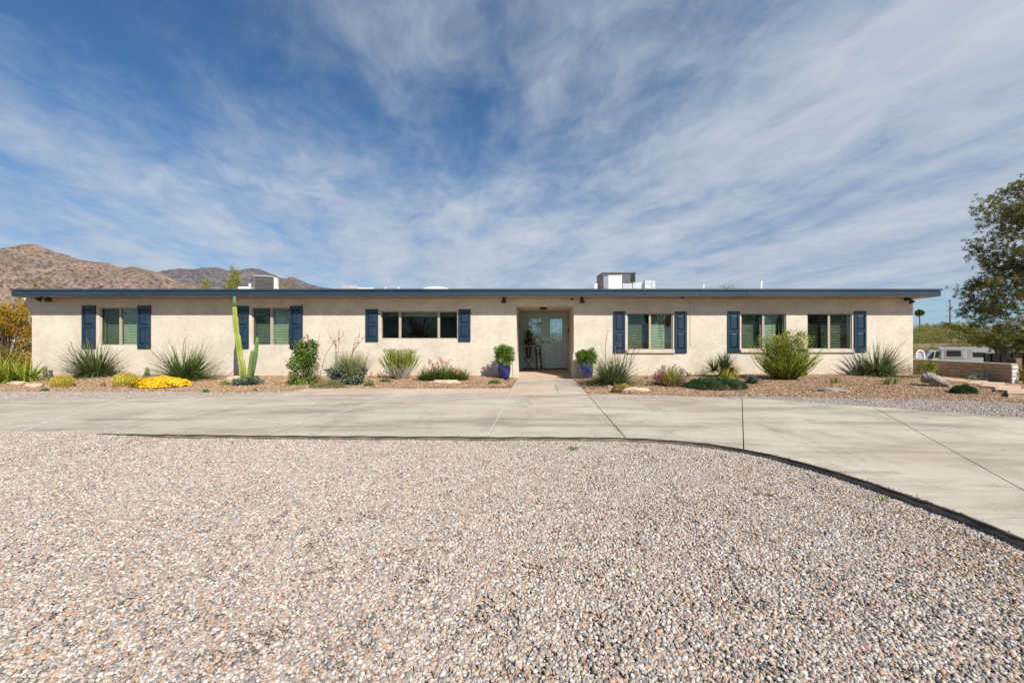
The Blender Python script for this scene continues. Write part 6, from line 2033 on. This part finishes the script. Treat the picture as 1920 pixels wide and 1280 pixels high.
GR = 'wispy desert trees behind the neighbouring yard'
protos = []
for k in range(3):
    protos.append(wispy_tree('mesquite_tree', 'x', 'tree', (0.0, 0.0, 0.0), 4.0, 2.9, 2300, 0.20, 0.085, ['mesquite', 'paloverde', 'mesquite'][k], 'greenbark', 46, 0.25, GR, low=0.22))
tr = [(1722, 62, 0.74, 1, 'bright green tree just right of the house corner'), (1748, 66, 0.81, 0, 'olive tree over the far block wall left part'), (1770, 60, 0.66, 2, 'olive brown tree directly above the pickup shell'), (1792, 70, 0.96, 0, 'spreading olive tree above the camper trailer'), (1815, 56, 0.74, 2, 'brownish tree above the right end of the camper'), (1838, 66, 0.73, 0, 'broad olive tree left of the pine trunk'), (1862, 58, 0.59, 1, 'yellow green tree just behind the grey shed left side'), (1888, 68, 1.04, 2, 'brown green tree behind the grey shed'), (1912, 60, 0.8, 0, 'olive tree behind the right edge of the shed'), (1715, 95, 0.81, 1, 'green tree crown left of the palm foot'), (1735, 105, 1.1, 1, 'green hillside tree right of the palm foot'), (1758, 98, 0.9, 0, 'hillside tree in front of the whitish house'), (1782, 110, 1.2, 0, 'hillside tree beneath the power pole'), (1808, 100, 0.99, 1, 'pale hillside tree right of the power pole'), (1830, 112, 1.16, 0, 'hillside tree behind the pine left side'), (1856, 102, 0.88, 2, 'brown hillside tree behind the pine'), (1884, 110, 1.16, 0, 'hillside tree at the far right behind the pine'), (1910, 100, 1.26, 1, 'hillside tree at the right picture edge'), (1700, 64, 0.89, 0, 'olive tree hidden mostly by the house corner'), (1940, 66, 1.05, 0, 'olive tree past the right picture edge'), (1728, 54, 0.62, 1, 'small green tree in front of the far block wall near the house'), (1757, 55, 0.5, 0, 'low olive shrub tree above the pickup hood'), (1782, 53, 0.55, 2, 'low brown shrub tree right above the pickup shell roof'), (1803, 54, 0.6, 0, 'low olive shrub tree between pickup shell and camper roof'), (1829, 53, 0.62, 1, 'bright low shrub tree above the camper roof'), (1852, 54, 0.6, 2, 'brown low shrub tree left of the grey shed'), (1722, 150, 1.2, 1, 'green tree high on the slope by the palm'), (1745, 160, 1.2, 1, 'pale green tree high on the slope'), (1795, 165, 1.3, 0, 'olive tree high on the slope right of the pole'), (1822, 155, 1.2, 1, 'light green tree high on the slope near the pine')]
for i, (px, Yt, sc, k, lab) in enumerate(tr):
    x = PX(px, Yt)
    o = protos[k]
    if o.get('used'):
        copy_tree(o, (x, Yt, G(x, Yt) - 0.2), rng.random() * 6, (sc * 1.2, sc * 1.2, sc), lab)
    else:
        o['used'] = 1
        o.location = (x, Yt, G(x, Yt) - 0.2)
        o.scale = (sc, sc, sc)
        o['label'] = lab
for o in bpy.data.objects:
    if o.get('used'):
        del o['used']
# dark clumps on the skyline and thin scrub
for px, py, Yt, r, lab, m in ((1762, 609, 240, 3.6, 'dark round tree on the skyline left of the power pole', 'darkleaf'), (1777, 610, 242, 2.6, 'small dark tree at the foot of the power pole', 'darkleaf'), (1733, 612, 230, 3.2, 'sparse grey tree on the skyline beside the palm', 'mesquite'), (1800, 610, 235, 6.0, 'yellowish tree on the skyline right of the power pole', 'paloverde')):
    x = PX(px, Yt)
    g = G(x, Yt)
    wispy_tree('skyline_tree', lab, 'tree', (x, Yt, g - 0.5), PZ(py - 3, Yt) - g + 0.5, r, 1500, 0.5, 0.25, m, 'bark', 30, 0.4, 'dark trees on the skyline', low=0.35, lump=0.25)
# palm
def palm(name, label, x, y, g, top, n_fr=46, Lr=2.2, r=0.25, grp=None):
    t = thing(name, label, 'palm tree', (x, y, g), grp)
    c = L_(t)
    MB().tube([c - (0, 0, 0.3), c + (0.05, 0, (top - g) * 0.5), (x, y, top)], [r, r * 0.7, r * 0.65], 10).build('trunk', M['bark'], t)
    b = MB()
    d = MB()
    for i in range(n_fr):
        ph = rng.random() * 6.28
        th = math.acos(rng.uniform(-0.85, 1.0))
        dd = np.array([math.sin(th) * math.cos(ph), math.sin(th) * math.sin(ph), math.cos(th)])
        tip = np.array([x, y, top]) + dd * Lr * rng.uniform(0.8, 1.1)
        org = np.array([x, y, top])
        b.tube([org, (org + tip) / 2, tip], [0.03, 0.02, 0.01], 3, var=0.5, cap=False)
        k = 22
        hub = org + dd * Lr * 0.55
        dirs = unit(dd + rng.normal(0, 0.5, (k, 3)) - (0, 0, 0.15))
        leaves(b if th < 1.95 else d, np.repeat(hub[None], k, 0), dirs, Lr * 0.55, Lr * 0.055, rng.random(k))
    b.build('fronds', M['shrub'], t)
    if d.v:
        d.build('dead_skirt', M['brownspine'], t)
    return t
Yp = 150.0
x = PX(1724.3, Yp)
palm('fan_palm', 'tall slim fan palm on the skyline right of the house', x, Yp, G(x, Yp), PZ(586.5, Yp), n_fr=60, Lr=1.45, r=0.26)
# transmission pole with wires
Yq = 420.0
x = PX(1781.3, Yq)
t = thing('transmission_pole', 'tall steel power pole with three crossarms on the skyline', 'power pole', (x, Yq, G(x, Yq)))
MB().tube([(x, Yq, G(x, Yq)), (x, Yq, PZ(563.5, Yq))], [0.95, 0.42], 10).build('pole', M['steelpole'], t)
arms = []
for (l, rgt, yl, yr) in ((1778.5, 1783.5, 563.3, 563.3), (1770.5, 1791, 575.4, 573.4), (1770, 1793, 584.2, 583.0), (1768.5, 1792, 593.6, 592.2)):
    MB().tube([(PX(l, Yq), Yq - 3, PZ(yl, Yq)), (x, Yq, PZ((yl + yr) / 2, Yq)), (PX(rgt, Yq), Yq + 3, PZ(yr, Yq))], 0.42, 6).build('crossarm', M['steelpole'], t)
    arms.append((l, rgt, yl, yr))
for i, (l, rgt, yl, yr) in enumerate(arms[1:]):
    p0 = W(l, yl, Yq) - (0, 3, 0)
    p1 = W(1480, yl + 26, 520)
    s = np.linspace(0, 1, 24)
    P = p0 + (p1 - p0) * s[:, None]
    P[:, 2] -= 4 * 5.5 * s * (1 - s)
    tag(MB().tube(P, 0.17, 4).build('power_line', M['wire']), ['top bright power line running left from the pole', 'middle bright power line running left from the pole', 'lowest bright power line running left from the pole'][i], 'power line', 'power lines left of the pole')

# ---------------------------------------------------------------- big pine on the right
def pine():
    Yn = 21.0
    bx = PX(1950, Yn)
    g = G(bx, Yn)
    t = thing('pine_tree', 'big dark green pine with clumped needles at the right edge', 'tree', (bx, Yn, g))
    c = L_(t)
    top = PZ(338, Yn)
    trunkp = [c - (0, 0, 0.3), c + (0.1, 0, 2.0), c + (-0.1, 0.1, 4.5), c + (0.1, 0, 7.0), np.array([bx, Yn, top - 0.6])]
    tb = MB().tube(trunkp, [0.30, 0.25, 0.19, 0.10, 0.03], 12)
    # left outline read off the picture, turned into a radius per height
    prof_y = np.array([338, 362, 380, 400, 425, 450, 475, 495, 515, 535, 555, 575, 595, 615, 630, 645, 655])
    prof_x = np.array([1935, 1864, 1862, 1872, 1852, 1850, 1858, 1882, 1858, 1840, 1838, 1834, 1812, 1818, 1836, 1850, 1900])
    b = MB()
    tufts, shade = [], []
    for k in range(330):
        py = 338 + (655 - 338) * rng.random() ** 0.85
        z = PZ(py, Yn)
        R0 = (1950 - np.interp(py, prof_y, prof_x)) / F * Yn
        rr = R0 * (0.25 + 0.66 * math.sqrt(rng.random()))
        ph = rng.random() * 6.28
        tip = np.array([bx + rr * math.cos(ph), Yn + rr * math.sin(ph), z])
        zz = np.interp(z - 0.35 * rr, [q[2] for q in trunkp], np.arange(5))
        s0 = np.array([bx, Yn, z - 0.30 * rr - 0.1])
        mid = (s0 + tip) / 2 + np.array([0, 0, -0.1 * rr]) + rng.normal(0, 0.08, 3)
        if k % 4 == 0 and z < top - 0.5:
            tb.tube([s0, mid, tip], [0.03 + 0.006 * rr, 0.016, 0.005], 5, cap=False)
        cl = rng.integers(15, 27)
        sz = rng.uniform(0.20, 0.38)
        tone = rng.uniform(-0.22, 0.22)
        for _ in range(cl):
            tufts.append(tip + np.clip(rng.normal(size=3), -1.5, 1.5) * sz * (1, 1, 0.75))
            shade.append(tone + rng.normal(0, 0.08))
    T = np.array(tufts)
    sh_ = np.array(shade)
    k = 17
    C = np.repeat(T, k, 0) + rng.normal(0, 0.035, (len(T) * k, 3))
    D = rng.normal(size=(len(C), 3)) + (0, 0, 0.45)
    leaves(b, C, D, 0.13 * rng.uniform(0.7, 1.2, len(C)), 0.032, np.clip(0.5 + np.repeat(sh_, k) + rng.normal(0, 0.18, len(C)), 0, 1), fold=0.05)
    tag(b.build('crown', M['pineleaf'], t), kind='stuff')
    tb.build('trunk', M['bark'], t)
pine()

# ---------------------------------------------------------------- left side: orange bush, rail fence, things behind
t = thing('orange_bush', 'tall orange yellow flowering bush left of the house', 'bush', (PX(12, 13.2), 13.2, -0.05))
c = L_(t)
_, CC = leafy(t, c, 0.95, 0.7, 2.45, 15000, 0.060, 0.034, 'orangebush', 110, low=0.12, lump=0.13, shell=0.3)
b = MB()
stems(b, c, list(CC[:40] + c), 0.02)
b.build('stems', M['bark'], t)
t = thing('orange_bush', 'lower dark twiggy bush at the left picture edge', 'bush', (PX(-12, 12.2), 12.2, -0.05))
c = L_(t)
_, CC = leafy(t, c, 0.65, 0.5, 1.0, 1500, 0.06, 0.02, 'mesquite', 50, low=0.1, lump=0.16)
b = MB()
stems(b, c, list(CC[:50] + c), 0.012)
b.build('stems', M['bark'], t)
ft = thing('rail_fence', 'weathered grey rail fence behind the left bushes', 'fence', (PX(0, 16), 16, G(PX(0, 16), 16)))
gz = L_(ft)[2]
for k, py in enumerate((652, 661, 668.5, 676)):
    MB().box(PX(-160, 16), PX(70, 16), 16, 16.04, PZ(py + 2, 16), PZ(py - 2, 16)).build('rail', M['greywood'], ft)
for q in (-120, -55, 8, 66):
    MB().box(PX(q, 16) - 0.05, PX(q, 16) + 0.05, 16.042, 16.14, gz - 0.1, PZ(648, 16)).build('post', M['greywood'], ft)
t = thing('white_van', 'white vehicle glimpsed through the orange bush', 'van', (PX(5, 30), 30, G(PX(5, 30), 30)))
gz = L_(t)[2]
MB().prism([(PX(-30, 30), gz + 0.3), (PX(-30, 30), PZ(634, 30)), (PX(12, 30), PZ(634, 30)), (PX(22, 30), PZ(646, 30)), (PX(34, 30), PZ(650, 30)), (PX(36, 30), gz + 0.3)], 'y', 30, 31.9).build('body', M['carwhite'], t, bevel=0.06, seg=2)
MB().prism([(PX(12, 30) - 0.1, PZ(645, 30)), (PX(12, 30) - 0.5, PZ(636, 30)), (PX(12, 30) - 0.05, PZ(636, 30)), (PX(19, 30), PZ(645, 30))], 'y', 29.985, 29.999).build('side_window', M['carglass'], t)
for wx in (-18, 26):
    MB().tube([(PX(wx, 30), 29.98, gz + 0.34), (PX(wx, 30), 30.2, gz + 0.34)], 0.34, 20).build('wheel', M['tyre'], t)

# trees showing above the roof
def behind(px, py, Yt, r, n, label, m, Lf=0.12, wf=0.05, upright=False, clumps=40, lump=0.16, low=0.3):
    x = PX(px, Yt)
    g = G(x, Yt)
    return wispy_tree('roofline_tree', label, 'tree', (x, Yt, g - 0.2), PZ(py, Yt) - g + 0.2, r, n, Lf, wf, m, 'greenbark', clumps, 0.22, 'treetops showing above the roof', upright, low, lump=lump)
behind(439, 502, 30, 1.25, 5200, 'pale green feathery treetop left of the condenser', 'paloverde', 0.16, 0.022, True, 90, 0.11, 0.45)
behind(386, 527, 32, 1.2, 2200, 'low green treetop above the roof left of the feathery one', 'paloverde', 0.14, 0.03, True, 40, 0.13, 0.5)
behind(527, 522, 33, 1.7, 3200, 'orange green treetop just right of the condenser', 'orangebush', 0.13, 0.04, False, 50, 0.13, 0.5)
behind(1357, 530, 36, 1.0, 700, 'small green treetop between the right roof pipes', 'paloverde', 0.16, 0.05, False, 22, 0.14, 0.6)
behind(57, 528, 30, 0.8, 500, 'tiny yellow treetop above the left end of the roof', 'orangebush', 0.14, 0.05, False, 16, 0.14, 0.6)

# ---------------------------------------------------------------- weeds in the gravel
def weed(px, py, wpx, hpx, label, m, n=70):
    x, y = GP(px, py, -0.115)
    z = float(gravel_z(x, y)) + 0.008
    t = thing('gravel_weed', label, 'weed', (x, y, z), 'small weeds growing in the front gravel')
    r = wpx / 2 / F * y
    h = hpx / F * y
    b = MB()
    blades(b, (x, y, z), n, h * 1.15, 0.006, 0.2, 1.35, 0.3, 0.2, 1.0, K=4, brad=r * 0.9)
    b.build('foliage', M[m], t)
weed(1073, 842, 24, 6, 'flat green weed just below the driveway edge near the middle', 'shrub', 90)
weed(1014, 822, 5, 6, 'bright tiny sprout against the concrete edge left of the middle joint', 'chartreuse', 24)
weed(1172, 833, 8, 4, 'tiny olive weed under the driveway joint', 'mesquite', 30)
weed(1247, 836, 10, 3, 'tiny weed where the concrete edge starts to curve', 'chartreuse', 30)
weed(1395, 917, 9, 6, 'pale weed left of the brown one on the right gravel', 'silver', 40)
weed(1413, 926, 14, 5, 'green weed in the middle of the right gravel', 'shrub', 50)
weed(1442, 928, 15, 7, 'yellow brown weed right of the green one in the gravel', 'mesquite', 60)
weed(1480, 901, 8, 4, 'small yellow weed nearer the curved edge', 'chartreuse', 26)
weed(1655, 936, 22, 8, 'green weed patch beside the curved concrete edge', 'broom', 60)
weed(1687, 930, 9, 8, 'upright sprig against the curved concrete edge', 'silver', 24)
weed(640, 823, 8, 3, 'tiny yellow leaf litter weed at the left concrete edge', 'chartreuse', 20)
weed(795, 824, 7, 3, 'tiny green weed at the concrete edge left of the entry', 'shrub', 20)
weed(1593, 913, 10, 3, 'faint weed below the curved edge', 'mesquite', 26)
# dry leaf litter along the curved edge
b = MB()
k = 800
px = 1150 + 800 * rng.random(k) ** 0.8
d = rng.random(k) ** 2
py = near_py(px) + 12 + (px - 1100) * 0.035 + d * (20 + (px - 1150) * 0.13)
xy = np.array([GP(a, c_, -0.11) for a, c_ in zip(px, py)])
C = np.column_stack([xy, np.full(k, -0.100)])
leaves(b, C, rng.normal(size=(k, 3)) * (1, 1, 0.25), 0.020, 0.011, rng.random(k))
tag(b.build('leaf_litter', M['brownspine']), 'dry brown leaf litter gathered along the curved driveway edge', 'leaf litter', kind='stuff')

# ---------------------------------------------------------------- across the street, seen only in the window glass
behind_protos = [wispy_tree('street_tree', 'x', 'tree', (0.0, 0.0, 0.0), 6.4, 3.6, 3000, 0.28, 0.13, m, 'bark', 46, 0.35, 'trees across the street behind the viewer', low=0.08) for m in ('mesquite', 'shrub')]
wispy_tree('street_tree', 'low yellow green tree across the street facing the front door', 'tree', (0.6, -13.0, -0.3), 2.3, 2.4, 3000, 0.14, 0.07, 'paloverde', 'bark', 40, 0.2, 'trees across the street behind the viewer', low=0.05)
used = set()
for i, (x, y, sc) in enumerate(((-46, -24, 1.1), (-37, -20, 1.0), (-29, -23, 1.15), (-21.5, -19, 1.0), (-14, -21, 1.2), (-6.5, -18, 1.0), (-1, -24, 0.75), (7, -22, 0.7), (18, -21, 0.8), (27, -20, 1.15), (34, -23, 1.2), (41, -19, 1.0), (49, -23, 1.1))):
    k = i % 2
    lab = 'street tree number seen in the window glass'
    lab = ['far left', 'left', 'broad left', 'middle left', 'tall middle', 'dark middle', 'small middle', 'low right', 'small right', 'broad right', 'tall right', 'far right', 'outermost right'][i] + ' tree across the street behind the viewer'
    if k not in used:
        used.add(k)
        o = behind_protos[k]
        o.location = (x, y, -0.3)
        o.scale = (sc,) * 3
        o['label'] = lab
    else:
        copy_tree(behind_protos[k], (x, y, -0.3), rng.random() * 6, sc, lab)
palm('street_palm', 'fan palm across the street reflected in a right window', 12.2, -15.0, -0.3, 4.0, 40, 1.6, 0.22)
